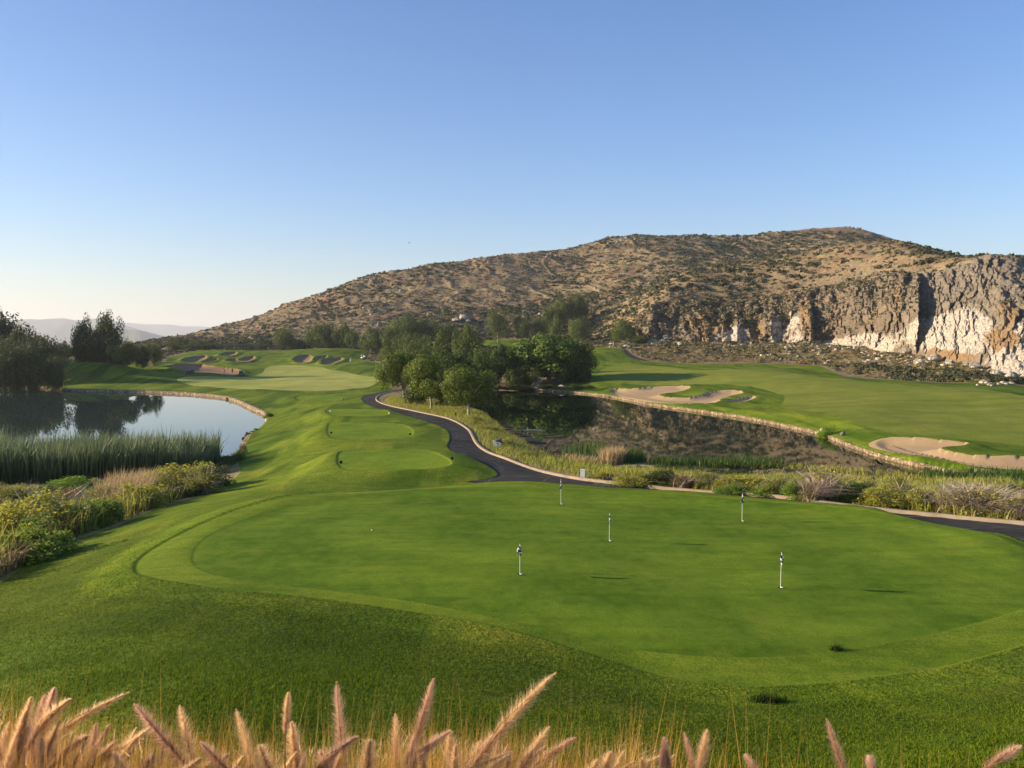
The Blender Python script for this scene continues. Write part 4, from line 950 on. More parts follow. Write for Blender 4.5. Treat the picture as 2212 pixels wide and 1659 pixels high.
# scrub strip before the cliff: finer bushes
def strip(n, seed, yr, mat, nm, rad, per, xr=(1290,2330), leaf=.5, flat=.8):
    rs = np.random.default_rng(seed); P = []
    up = [(1290,735),(1400,740),(1640,742),(1860,752),(2030,775),(2160,805),(2330,840)]; lo_ = [(1290,748),(1360,764),(1405,778),(1485,785),(1622,783),(1769,787),(1822,809),(1942,821),(2049,825),(2169,826),(2330,838)]
    for _ in range(n):
        x = rs.uniform(*xr); y0 = np.interp(x, [a for a, b in up], [b for a, b in up]); y1 = np.interp(x, [a for a, b in lo_], [b for a, b in lo_])
        if y1 <= y0: continue
        P.append(hit(x, y0+(y1-y0)*rs.uniform(*yr)))
    P = np.array(P); m = masks(P); P = P[(m['turf'] > .8) & (m['path'] > .8)]
    return tag(domes(nm, np.column_stack([P, height(P)]), rs.uniform(*rad, len(P)), mat, per, seed, flat, leaf), kind='stuff')
M_SCRUBY = leafmat('yellow_scrub_leaf', (.16,.14,.04), (.34,.28,.10), .3, .9)
strip(650, 31, (0, 1), M_SCRUB, 'valley_scrub', (.3, 1.1), 40, leaf=.42)
strip(130, 32, (.1, 1), M_SCRUBD, 'valley_scrub', (.5, 1.3), 50, leaf=.4)
strip(2000, 33, (0, 1), M_SCRUBY, 'valley_scrub', (.25, .9), 26, leaf=.45)
strip(1900, 35, (0, .9), M_SCRUBT, 'valley_scrub', (.25, .8), 26, leaf=.45)
strip(150, 34, (.55, 1), M_SCRUBD, 'valley_scrub', (.7, 1.6), 60, xr=(1850, 2200), leaf=.4)
# scrub by the far path and behind the left fairway
for nm, mat, n, xr, yr, rad, sd in (('path_scrub', M_SCRUBY, 420, (800,990), (752,800), (.3,.9), 41), ('path_scrub', M_SCRUB, 260, (810,1000), (745,800), (.4,1.1), 42), ('far_scrub', M_SCRUB, 260, (330,900), (738,752), (.8,2.0), 43), ('far_scrub', M_SCRUBD, 160, (340,640), (740,756), (1.,2.2), 44), ('far_scrub', M_SCRUB, 320, (1010,1300), (700,760), (.5,1.4), 45)):
    rs = np.random.default_rng(sd); P = np.array([hit(rs.uniform(*xr), rs.uniform(*yr)) for _ in range(n)]); m = masks(P); P = P[(m['turf'] > 1) & (m['path'] > .8)]
    if len(P): tag(domes(nm, np.column_stack([P, height(P)]), rs.uniform(*rad, len(P)), mat, 30, sd, .8, .45), kind='stuff')
print('scrub', round(time.time()-T0, 1))
# ------------------------------------------------------------------ blades: reeds, long grass, mown rough
def blades(P, h, w, lean=.25, rs=None, wind=(.12, 0), segs=2, base_attr=None, hv=.35):
    rs = rs or np.random.default_rng(3); n = len(P)
    hh = h*rs.uniform(1-hv, 1+hv, n) if not hasattr(h, '__len__') else h
    ww = w*rs.uniform(.6, 1.4, n); a = rs.uniform(0, 6.283, n); L = rs.normal(0, lean, (n, 2))+np.array(wind)
    side = np.stack([np.cos(a), np.sin(a), np.zeros(n)], 1)*ww[:,None]*.5
    top = P+np.column_stack([L*hh[:,None], hh*(1-.3*np.minimum(1, (L**2).sum(1)))])
    if segs == 1:
        V = np.stack([P-side, P+side, top], 1).reshape(-1, 3); F = np.arange(n*3).reshape(-1, 3); k = 3; tip = np.tile([0, 0, 1.], n)
    else:
        mid = P+np.column_stack([L*hh[:,None]*.32, hh*.6])
        V = np.stack([P-side, P+side, mid+side*.8, top, mid-side*.8], 1).reshape(-1, 3); b = np.arange(n)*5
        F = np.concatenate([np.stack([b, b+1, b+2], 1), np.stack([b, b+2, b+4], 1), np.stack([b+4, b+2, b+3], 1)]); k = 5; tip = np.tile([0, 0, .6, 1., .6], n)
    return V, F, {'rnd': np.repeat(rs.uniform(0, 1, n), k), 'clp': np.repeat(base_attr if base_attr is not None else rs.uniform(0, 1, n), k), 'tip': tip}
def in_poly(poly, n, seed, test=None):
    rs = np.random.default_rng(seed); lo = poly.min(0); hi = poly.max(0); out = []
    while sum(map(len, out)) < n:
        P = rs.uniform(lo, hi, (n*2, 2)); s = sdf(P, poly, 3); P = P[s < 0]
        if len(P) == 0: break
        out.append(P)
        if len(out) > 40: break
    P = np.vstack(out)[:n]
    if test: P = P[test(P)]
    return P
def stand(name, poly, n, h, w, mat, seed, lean=.2, wind=(.1, 0), E=None, hfn=None, patch=6.0, segs=2, test=None):
    P = in_poly(poly, n, seed, test); z = height(P) if E is None else np.maximum(height(P), ZC+E-.1)
    cl = (fbm(P[:,0]/patch, P[:,1]/patch, 3, seed)+1)/2; hh = h*(.45+1.0*cl)*np.random.default_rng(seed).uniform(.6, 1.15, len(P))
    if hfn: hh = hh*hfn(P)
    V, F, at = blades(np.column_stack([P, z-.02]), hh, w, lean, np.random.default_rng(seed+1), wind, segs, np.clip(cl*1.6-.3, 0, 1))
    return tag(mesh_np(name, V, F, mat, None, False, at), kind='stuff')
M_REED = leafmat('reed_leaf', (.022,.046,.014), (.062,.105,.036), .25, .55, C=(.17,.21,.10))
M_REEDY = leafmat('young_reed_leaf', (.030,.060,.014), (.10,.16,.035), .35, .6)
M_DRYG = leafmat('dry_grass_blade', (.30,.21,.10), (.50,.37,.20), .35, .8)
M_YELG = leafmat('yellow_green_blade', (.22,.235,.030), (.44,.43,.075), .45, .8)
M_OLVG = leafmat('olive_blade', (.11,.125,.025), (.23,.235,.060), .35, .8)
M_BRNG = leafmat('brown_blade', (.10,.065,.03), (.22,.13,.06), .3, .85)
M_TUFT_SHADE = leafmat('shade_tuft_blade', (.012,.022,.003), (.030,.048,.006), .1, .8)  # near-black blades: shadow patches of the rough put into the colour
M_TURFB = leafmat('rough_blade', (.040,.072,.003), (.155,.205,.008), .35, .8)
reed_px = [(-520,1062),(-200,1058),(0,1054),(150,1056),(300,1052),(400,1044),(455,1034),(478,1018),(470,1004),(440,1000),(300,1004),(100,1008),(-200,1012),(-520,1016)]
RP = wpoly(reed_px, -10.75, 1)
stand('reeds', RP, 17000, 3.3, .10, M_REED, 51, .13, (.07, 0), -11., lambda P: .92+.30*ss(-26, -19, P[:,0]), 2.2)
RB = wpoly([(440,1052),(470,1040),(500,1022),(522,1000),(540,985),(520,980),(495,995),(470,1010),(440,1030)], -10.4, 1)
stand('bank_weeds', RB, 900, .8, .05, M_REEDY, 52, .3)
BH = lambda P: .55+.75*ss(48, 34, P[:,1])
brush = zone([(-700,1500),(-300,1300),(0,1252),(60,1212),(150,1168),(250,1136),(330,1102),(420,1072),(478,1048),(470,1040),(400,1052),(300,1060),(150,1066),(0,1068),(-300,1075),(-900,1090)], 1)
stand('bank_brush', brush, 19000, .95, .045, M_YELG, 53, .35, (.1, 0), None, BH, 2.)
stand('bank_brush', brush, 10000, .9, .045, M_OLVG, 54, .35, (.1, 0), None, BH, 2.)
stand('bank_brush', brush, 6000, 1.0, .04, M_BRNG, 55, .4, (.15, 0), None, BH, 2.5)

tall = zone([(230,1125),(330,1095),(330,1060),(240,1075),(200,1100)], 1)
stand('tan_grass', tall, 1800, 1.7, .045, M_DRYG, 56, .2, (.2, 0))
stand('tan_grass', zone([(-60,1270),(20,1235),(90,1205),(60,1180),(-40,1210)], 1), 1200, .8, .04, M_DRYG, 57, .5, (.3, 0))
# right of the cart path
strip_a = zone([(826,869),(850,878),(900,887),(945,896),(988,908),(1014,925),(1026,942),(1038,962),(1066,978),(1125,1000),(1205,1020),(1275,1035),(1345,1043),(1335,1014),(1264,1003),(1188,984),(1128,958),(1100,934),(1080,910),(1055,893),(1008,882),(945,868),(880,862),(850,852)], 1)
T_ok = lambda P: (lambda m: (m['path'] > .35) & (m['lake'] > .1))(masks(P))
stand('verge_grass', strip_a, 12000, .48, .045, M_YELG, 61, .35, (.1, 0), None, None, 3., 2, T_ok)
stand('verge_grass', strip_a, 6000, .30, .04, M_DRYG, 62, .4, (.1, 0), None, None, 2., 2, T_ok)
stand('verge_grass', strip_a, 5000, .5, .04, M_OLVG, 63, .35, (.1, 0), None, None, 4., 2, T_ok)
strip_b = zone([(1275,1033),(1400,1046),(1600,1064),(1800,1084),(2000,1104),(2212,1128),(2450,1158),(2700,1200),(2700,1120),(2450,1080),(2212,1056),(2030,1040),(1800,1028),(1600,1022),(1400,1018),(1330,1018)], 1)
stand('bank_growth', strip_b, 21000, .6, .05, M_YELG, 64, .35, (.08, 0), None, None, 2.5, 2, T_ok)
stand('bank_growth', strip_b, 7000, .6, .05, M_OLVG, 65, .3, (.08, 0), None, None, 3., 2, T_ok)
stand('bank_growth', strip_b, 6500, .5, .045, M_DRYG, 66, .5, (.1, 0), None, None, 2., 2, T_ok)
lr = lambda L, E=-10.5: wpoly(L, E, 1)
stand('reeds', lr([(1395,1022),(1480,1030),(1560,1030),(1640,1030),(1700,1022),(1690,1008),(1600,1003),(1480,1003),(1410,1008)]), 2600, 1.05, .05, M_REEDY, 71, .14, (.06, 0), -10.5)
stand('reeds', lr([(1330,1012),(1362,1014),(1398,1010),(1395,990),(1368,982),(1335,985)]), 800, 1.3, .05, M_REEDY, 72, .16, (.03, 0), -10.5)
stand('reeds', lr([(1985,1052),(2080,1062),(2212,1078),(2400,1100),(2400,1075),(2240,1050),(2100,1038),(2010,1034)]), 3000, .9, .055, M_REEDY, 73, .16, (.06, 0), -10.5)
stand('reeds', lr([(1200,985),(1235,998),(1300,1000),(1330,985),(1300,962),(1240,968)]), 420, 1.1, .05, M_REEDY, 74, .2, (.03, 0), -10.5)
stand('dry_reeds', lr([(1296,1012),(1325,1018),(1352,1012),(1348,1000),(1318,994),(1298,1000)]), 900, 1.35, .06, M_DRYG, 75, .25, (.05, 0), -10.5)
stand('dry_reeds', lr([(1215,1005),(1262,1017),(1300,1016),(1290,1000),(1240,988),(1212,992)], -10.3), 800, .75, .05, M_DRYG, 76, .4, (.05, 0), -10.5)
# mown rough in front: short blades
rs = np.random.default_rng(81); n = 230000
r = 5.9*np.exp(rs.uniform(0, 1, n)**1.15*math.log(26/5.9)); t = rs.uniform(R(-41), R(41), n); P = np.stack([r*np.sin(t), r*np.cos(t)], 1)
m = masks(P); cl0 = (fbm(P[:,0]/.8, P[:,1]/.8, 3, 17)+1)/2; keepb = (rs.uniform(0, 1, n) < .35+cl0*1.1) & (m['fringe'] > .05) & (m['turf'] < -.05) & (m['path'] > .2); P = P[keepb]; r = r[keepb]
cl = (fbm(P[:,0]/1.3, P[:,1]/1.3, 3, 7)+1)/2
V_, F_, at_ = blades(np.column_stack([P, height(P)-.004]), (.020+.034*cl)*rs.uniform(.6, 1.3, len(P)), .0085*(1+r/16), .45, rs, (.12, 0), 1, cl)
tag(mesh_np('rough_grass_blades', V_, F_, M_TURFB, None, False, at_), kind='stuff')
for q, (x, y, w_, lb) in enumerate(((1655, 1515, 34, 'large tuft of long grass coloured dark as a shadow patch in the rough in front of the green, lower right'), (1805, 1408, 14, 'small tuft coloured dark as a shadow patch at the front right rim of the putting green'))):
    c = hit(x, y); d_ = c[1]; n = 420 if q == 0 else 160; rs = np.random.default_rng(90+q); sd_ = w_*d_/FPX*.5; P = np.column_stack([rs.normal(0, sd_, n), rs.normal(0, sd_*.8, n)]); zz = height(P+c)-gz(*c)
    V_, F_, at_ = blades(np.column_stack([P, zz]), rs.uniform(.06, .17, n), .012, .35, rs, (.1, 0), 1); o = mesh_np('grass_tuft', V_, F_, M_TUFT_SHADE, None, False, at_); o.location = (c[0], c[1], gz(*c)); tag(o, lb, 'grass tuft')
print('blades', round(time.time()-T0, 1))

# ------------------------------------------------------------------ shrubs
def shrub_proto(seed, n, leaf, mats, twig=0, flowers=0, K=22, upright=.4, asp=.45):
    """returns list of (part name, mesh)"""
    rs = np.random.default_rng(seed); parts = []
    u = rs.normal(0, 1, (K, 3)); u[:,2] = np.abs(u[:,2]); u /= np.linalg.norm(u, axis=1)[:,None]
    cc = u*(rs.uniform(.3, 1, K)**.6)[:,None]*np.array([.40, .40, .75])+[0, 0, .05]; cr = rs.uniform(.12, .24, K)
    k = rs.integers(0, K, n); v = rs.normal(0, 1, (n, 3)); v /= np.linalg.norm(v, axis=1)[:,None]
    C = cc[k]+v*(rs.uniform(0, 1, n)**.5*cr[k])[:,None]; C = C[C[:,2] > 0]; n = len(C); k = k[:n]
    V, F = leaves(C, leaf*rs.uniform(.5, 1.5, n), np.array([0, 0, upright]), asp, rs)
    parts.append(('foliage', me_from('foliage', V, F, {'rnd': np.repeat(rs.uniform(0, 1, n), 4), 'clp': np.repeat(rs.uniform(0, 1, K)[k], 4), 'tip': np.repeat(np.clip(C[:,2], 0, 1), 4)}, mats[0])))
    if twig:
        P = np.zeros((twig, 3)); P[:, :2] = rs.normal(0, .12, (twig, 2)); V, F, at = blades(P, rs.uniform(.5, 1.0, twig), .016, .55, rs)
        parts.append(('twigs', me_from('twigs', V, F, at, mats[1])))
    if flowers:
        j = rs.integers(0, n, flowers); C2 = C[j]*1.04; C2 = C2[C2[:,2] > .35]
        V, F = leaves(C2, leaf*.9, None, .9, rs); parts.append(('flowers', me_from('flowers', V, F, {'rnd': np.repeat(rs.uniform(0, 1, len(C2)), 4), 'clp': np.zeros(len(C2)*4), 'tip': np.ones(len(C2)*4)}, mats[2])))
    return parts
L_GRN = leafmat('green_shrub_leaf', (.11,.165,.02), (.26,.34,.055), .42)
L_LIME = leafmat('lime_shrub_leaf', (.14,.22,.022), (.26,.38,.045), .4)
L_OLS = leafmat('olive_shrub_leaf', (.16,.17,.03), (.34,.325,.075), .42)
L_GRY = leafmat('grey_shrub_leaf', (.20,.20,.06), (.38,.36,.13), .4)
L_YG = leafmat('yellow_shrub_leaf', (.25,.25,.03), (.48,.45,.08), .45)
L_DRK = leafmat('dark_shrub_leaf', (.05,.065,.015), (.13,.145,.038), .3)
L_RED = leafmat('rust_shrub_leaf', (.17,.085,.03), (.33,.17,.06), .3)
L_FLW = leafmat('yellow_petal', (.62,.42,.02), (.85,.60,.05), .3)
L_TWG = leafmat('dry_twig', (.30,.22,.15), (.55,.44,.33), .1, .9)
L_WHT = leafmat('seed_head', (.45,.40,.30), (.65,.60,.48), .3)
SH = {'green': [shrub_proto(i, 5460, 0.056, [L_GRN]) for i in (1, 2)], 'lime': [shrub_proto(i, 5460, 0.053, [L_LIME]) for i in (3, 4)],
 'yel': [shrub_proto(i, 5460, 0.050, [L_YG, L_TWG, L_FLW], 60, 120) for i in (5, 6)], 'flow': [shrub_proto(i, 4620, 0.046, [L_GRY, L_TWG, L_FLW], 420, 420) for i in (7, 8)],
 'twig': [shrub_proto(i, 1500, .065, [L_GRY, L_TWG, L_FLW], 1100, 60) for i in (9, 10)], 'dark': [shrub_proto(i, 5880, 0.053, [L_DRK]) for i in (11, 12)], 'rust': [shrub_proto(13, 2000, .07, [L_RED, L_TWG], 200)],
 'olive': [shrub_proto(i, 5880, 0.050, [L_OLS, L_TWG], 80, 0, 24, 1.2, .3) for i in (14, 15)], 'seed': [shrub_proto(16, 5460, 0.046, [L_YG, L_TWG, L_WHT], 60, 160)]}
def shrub(px, base, top, w, kind, label, group=None, i=0, name='shrub', E=None, cat='shrub'):
    if group == GL: w *= 1.25; top -= (base-top)*.12
    p = (hit(px, base, dmin=float(np.interp(px, [1255,1500,1700,1900,2212,2600,3100], [40,36,33.5,31.5,29,26,23]))) if group == GR and px > 1255 else hit(px, base)) if E is None else at_e(px, base, E)[:2]; g = gz(*p) if E is None else max(gz(*p), ZC+E-.1)
    H = at_d(px, top, p[1])[2]-g; Wd = w*p[1]/FPX*1.12
    Wd *= 1.15; H *= (1.12 if group == GL else .80)
    e = empty(name, (p[0], p[1], g-.03), px % 6.28, (Wd, Wd, max(H, .2)/.92))
    for nm, me in SH[kind][i % len(SH[kind])]:
        c = bpy.data.objects.new(nm, me); COL.objects.link(c); c.parent = e
        if nm == 'flowers': c['kind'] = 'stuff'
    return tag(e, label, cat, group)
GL = 'shrubs between the reeds and the putting green'
GR = 'shrubs between the path kerb and the lake'
for i, (x, b, t, w, k_, lb) in enumerate([
 (1300,1036,1012,60,'yel','thin yellowish weed clump right of the white box'),(1365,1046,1016,80,'yel','yellow green shrub above the kerb, first large one right of the white box'),
 (1385,1049,1034,50,'green','small leafy green plant against the kerb under the yellow green shrub'),(1440,1048,1002,90,'dark','dark brown green bush left of the rust coloured one'),
 (1470,1053,1014,44,'rust','rust coloured dying bush near the kerb'),(1520,1052,1004,80,'olive','olive bush right of the rust coloured one'),(1425,1051,1036,44,'green','small leafy green plant just left of the rust coloured bush'),
 (1600,1058,1012,110,'yel','wide bright yellow green bush in the middle of the strip'),(1590,1066,1038,90,'green','low row of broad green leaves at the kerb under the wide yellow green bush'),(1680,1068,1008,70,'olive','tall olive bush left of the first flowering bush'),
 (1655,1070,1042,60,'green','leafy green clump at the kerb below the tall olive bush'),(1710,1076,1026,56,'lime','lime green rounded bush beside the first flowering bush'),
 (1775,1078,988,90,'flow','first tall bush with yellow flowers on top and pale dry twigs'),(1752,1080,1024,60,'twig','mass of bleached dry twigs at the left foot of the first flowering bush'),
 (1800,1082,1052,50,'green','low green plant right of the bleached twigs'),(1838,1082,1010,70,'green','green bush under the dead branches where the crow sits'),(1870,1084,1014,60,'olive','olive bush right of the crow'),
 (1905,1092,1030,90,'yel','yellow bush in the middle of the right part of the strip'),(1940,1078,1012,90,'olive','feathery olive bush at the water edge behind the yellow bush'),(1980,1098,1040,76,'seed','bush with pale seed heads near the kerb'),
 (2020,1098,1036,60,'yel','yellow green bush left of the orange flowers'),(2045,1104,1040,50,'flow','bush full of orange yellow flowers at the left foot of the widest dry bush'),
 (2110,1108,1024,130,'twig','widest dry bush of grey twigs in the right part of the strip'),(2090,1082,1022,80,'flow','yellow flowered bush behind the widest dry bush'),(2140,1112,1066,70,'lime','low lime tinted growth under the widest dry bush'),
 (2170,1116,1050,80,'seed','pale weedy bush right of the widest dry bush'),(2215,1120,1046,80,'twig','dry twig bush cut by the right edge of the photo'),(2195,1084,1030,80,'dark','dark bush behind the right edge dry bush'),
 (1560,1030,1000,70,'dark','dark bush at the waterline in front of the dark reeds'),(1750,1050,1014,60,'dark','dark bush behind the lime green rounded bush'),
 (1090,962,944,34,'yel','weedy clump on the bank just right of the hole sign boulder'),(1050,930,912,50,'yel','yellow green bush on the bank below the nearest open crowned tree'),(1020,908,894,44,'yel','low yellow green growth by the kerb under the nearest tree'),(1140,992,972,50,'dark','brownish weeds at the lake edge left of the dry reeds')]):
    shrub(x, b, t, w, k_, lb, GR, i)
GL = 'shrubs between the reeds and the putting green'
for i, (x, b, t, w, k_, lb) in enumerate([
 (170,1066,1028,90,'lime','bright lime green bush in front of the reeds'),(395,1062,1008,110,'yel','tall yellow green bush near the right end of the reeds'),(440,1066,1012,70,'olive','feathery olive bush at the right end of the brush'),
 (330,1080,1030,90,'yel','yellow bush between the tan grass and the feathery olive bush'),(90,1100,1050,120,'dark','brown green bush below the reeds near the left edge'),(20,1110,1050,90,'olive','olive bush at the left edge under the reeds'),
 (220,1110,1060,100,'olive','mixed olive bush left of the tan grass'),(110,1165,1075,150,'seed','large bush with white specks of flowers in the left brush'),(30,1190,1100,130,'yel','yellow green bush by the left edge of the photo'),
 (200,1145,1078,100,'green','green bush left of the tall tan grass'),(70,1210,1130,110,'green','dark based green bush at the corner of the left brush'),(300,1105,1050,80,'yel','bush with yellow tips right behind the tall tan grass'),(370,1078,1040,90,'dark','dark bush at the grass edge under the tall yellow green bush'),
 (140,1100,1060,60,'rust','small rust brown bush with orange flowers in the left brush'),(455,1050,1000,60,'dark','dark weeds at the foot of the reeds right end'),(-60,1200,1100,120,'olive','olive bush cut by the left edge of the photo'),(500,1000,980,40,'dark','low dark weeds at the pond corner right of the reeds')]):
    shrub(x, b, t, w, k_, lb, GL, i)
for i, (x, w) in enumerate(((1085,34),(1112,40),(1140,30),(1178,36),(1205,40),(1236,36),(1268,30))):  # dark bushes added to darken the bank where tree shade should fall
    shrub(x, 841, 826, w, 'dark', 'added dark low bush standing in for shade on the far bank under the sycamore group, %s from the left' % ['first','second','third','fourth','fifth','sixth','seventh'][i], 'added low bushes standing in for shade under the sycamore group', i, 'shrub', -10.25)
shrub(1785, 928, 900, 38, 'lime', 'bright green round bush on the lake edging right of the middle', None, 0)
shrub(581, 899, 881, 20, 'green', 'leafy green plant growing on the end of the pond edging', None, 1)
shrub(497, 858, 850, 14, 'green', 'small weed on the curve of the pond edging', None, 0)
shrub(525, 982, 947, 16, 'rust', 'narrow reddish plant standing on the pond bank', None, 0)
# bare dead branches and the crow
M_DEAD = plain('dead_wood', (.10,.085,.075), .95, .1, .3)
M_CROW = plain('crow_feather', (.012,.012,.014), .5, .3, .2)
def dead_tree():
    p = hit(1885, 1060); g = gz(*p); top = at_d(1885, 1002, p[1])[2]; H = top-g
    b = MB(); rs = np.random.default_rng(4)
    b.tube([(0,0,-.1),(.05,0,H*.5),(-.02,.05,H*.8)], [.05,.035,.02], 7)
    for i in range(16):
        a = rs.uniform(0, 6.28); s = rs.uniform(.3, .8); z0 = H*rs.uniform(.45, .8)
        b.tube([(0,0,z0),(s*.5*math.cos(a),s*.5*math.sin(a),z0+H*.14),(s*math.cos(a),s*math.sin(a),min(H*.99, z0+H*rs.uniform(.08,.3)))], [.018,.012,.005], 5)
    b.tube([(0,0,H*.7),(.15,0,H*.88),(.32,0,H*.96)], [.02,.014,.012], 6)
    o = b.build('dead_branches', M_DEAD); o.location = (p[0], p[1], g); tag(o, 'bare dead branches sticking up from the bushes by the lake', 'dead shrub')
    return Vector((p[0]+.30, p[1], g+H*.965))
cpos = dead_tree()
def crow(name, pos, sc, fly, label):
    e = empty(name, pos, 0, sc); b = MB()
    tl = 0 if fly else .55
    b.tube([(-.30,0,.02+.0),(-.16,0,.06),(0,0,.12),(.10,0,.17+tl*.1),(.16,0,.22+tl*.12),(.21,0,.235+tl*.12),(.27,0,.22+tl*.1)], [.02,.05,.075,.06,.04,.035,.008], 10)
    b.build('body', M_CROW, e)
    for s in (-1, 1):
        w = MB()
        if fly:
            pr = [(.10, .03, .16), (.08, .28, .26), (.0, .55, .24), (-.10, .62, .20), (-.14, .3, .2), (-.12, .03, .13)]
        else:
            pr = [(.08, .075, .18), (.0, .09, .15), (-.15, .07, .09), (-.34, .03, .0), (-.2, .06, .02), (0, .08, .06)]
        V = [(x, s*y, z) for x, y, z in pr]+[(x, s*y, z-.014) for x, y, z in pr]
        w.add(V, [(0,1,2,3,4,5), (11,10,9,8,7,6)]+[(i, (i+1)%6, (i+1)%6+6, i+6) for i in range(6)]); w.build('wing', M_CROW, e, False)
        if not fly: l = MB(); l.tube([(0, s*.03, .07), (.01, s*.03, 0.0)], [.008, .006], 5); l.build('leg', M_CROW, e)
    t = MB(); t.add([(-.24,-.03,.06),(-.24,.03,.06),(-.46,.06,.02),(-.46,-.06,.02),(-.24,-.03,.045),(-.24,.03,.045),(-.46,.06,.01),(-.46,-.06,.01)], [(0,1,2,3),(7,6,5,4),(0,4,5,1),(1,5,6,2),(2,6,7,3),(3,7,4,0)]); t.build('tail', M_CROW, e, False)
    return tag(e, label, 'bird')
cr_ = crow('crow', cpos, 1.0, False, 'black crow perched on bare dead branches above the lake bushes'); cr_.rotation_euler = (0, 0, R(200))
fp = at_d(884, 525, 190); fb = crow('crow', Vector(fp), .55, True, 'tiny dark bird flying in the sky left of the hill'); fb.rotation_euler = (R(25), R(-30), R(70))

# ------------------------------------------------------------------ putting green flags
M_WHITE = plain('white_paint', (.75,.74,.68), .5, .4, .05); M_BLK = plain('black_cloth', (.015,.015,.02), .8, .2, .3); M_WCL = plain('white_cloth', (.78,.77,.74), .8, .2, .05)
M_CUP = plain('cup_white', (.8,.8,.78), .4, .5, .03); M_HOLE = plain('hole_dark', (.02,.03,.01), 1, 0, .2)
def flag_stick(px, base, top, seed, label, lean=0):
    p = at_e(px, base, -5.6)[:2]; g = gz(*p); H = at_d(px, top, p[1])[2]-g
    e = empty('practice_flag', (p[0], p[1], g)); rs = np.random.default_rng(seed)
    b = MB(); b.tube([(0,0,-.02),(lean*.5,0,H*.5),(lean,0,H*.985)], [.0065,.0058,.005], 8); b.ball((lean,0,H*.985), .010, 8, 6); b.build('pole', M_WHITE, e)
    # limp chequered cloth: hangs in folds, alternating checks
    nu, nv = 8, 12; Lf = H*.36; V = []
    for j in range(nv+1):
        v = j/nv
        for i in range(nu+1):
            u = i/nu; sw = .055*(1+.5*math.sin(v*3+seed))
            x = lean+sw*math.sin(u*5.2+seed+v*1.4)*u**.6*(.6+.6*math.sin(v*3.1)); y = -.012-.03*math.cos(u*6+v*2+seed)*u
            V.append((x, y*2.4, H*.97-Lf*(v*.78+u*.22)))
    f = MB(); F = [(j*(nu+1)+i, j*(nu+1)+i+1, (j+1)*(nu+1)+i+1, (j+1)*(nu+1)+i) for j in range(nv) for i in range(nu)]
    f.add(V, F); fo = f.build('flag', M_WCL, e); fo.data.materials.append(M_BLK)
    for q, pl in enumerate(fo.data.polygons):
        j, i = divmod(q, nu); pl.material_index = ((j//3)+(i//3)) % 2
    so_ = fo.modifiers.new('thick', 'SOLIDIFY'); so_.thickness = .003
    c = MB(); c.tube([(0,0,.004),(0,0,.010)], [.054,.054], 20); c.build('hole', M_HOLE, e)
    k_ = MB(); k_.tube([(.028,-.012,.011),(.028,-.012,.026)], [.030,.028], 16); k_.build('ground_cup', M_CUP, e)
    return tag(e, label, 'flagstick', 'practice flags on the putting green')
flag_stick(1123, 1244, 1175, 1, 'black and white practice flag nearest the left, middle front of the putting green')
flag_stick(1686, 1263, 1193, 2, 'practice flag nearest to the viewer at the right, cloth blowing slightly to the right', .01)
flag_stick(1316, 1167, 1109, 3, 'practice flag in the middle of the putting green', .006)
flag_stick(1211.5, 1082, 1035, 4, 'practice flag at the back edge before the dark cart path')
flag_stick(1603, 1117, 1066, 5, 'practice flag at the back right before the bushy strip', -.004)
# ------------------------------------------------------------------ tee markers, ball, small fittings
def tee_marker(x, y, mat, label, E):
    p = hit(Z2[0]+x*Z2[2], Z2[1]+y*Z2[2]); z = gz(*p); b = MB(); b.ball((0,0,.09), (.11,.11,.10), 14, 8); b.tube([(0,0,-.05),(0,0,.05)], [.03,.05], 8)
    o = b.build('tee_marker', mat); o.location = (p[0], p[1], z); tag(o, label, 'tee marker', 'tee markers')
for x, y, mt, lb in ((826,1434,M_BLK,'dark tee marker at the left of the nearest tee'),(1725,1411,M_BLK,'dark tee marker at the right of the nearest tee'),(748,1187,M_BLK,'dark tee marker at the left of the second tee'),(1386,1184,M_BLK,'dark tee marker at the right of the second tee'),
  (741,1009,M_WHITE,'pale tee marker at the left of the third tee'),(1218,1012,M_WHITE,'pale tee marker at the right of the third tee'),(484,884,M_BLK,'dark tee marker at the left of the farthest tee'),(845,884,M_BLK,'dark tee marker at the right of the farthest tee')): tee_marker(x, y, mt, lb, 0)
p = at_e(803, 1146, -5.6); b = MB(); b.ball((0,0,.022), .0225, 14, 10); o = b.build('golf_ball', M_CUP); o.location = (p[0], p[1], gz(p[0], p[1])); tag(o, 'white golf ball lying on the left of the putting green', 'ball')
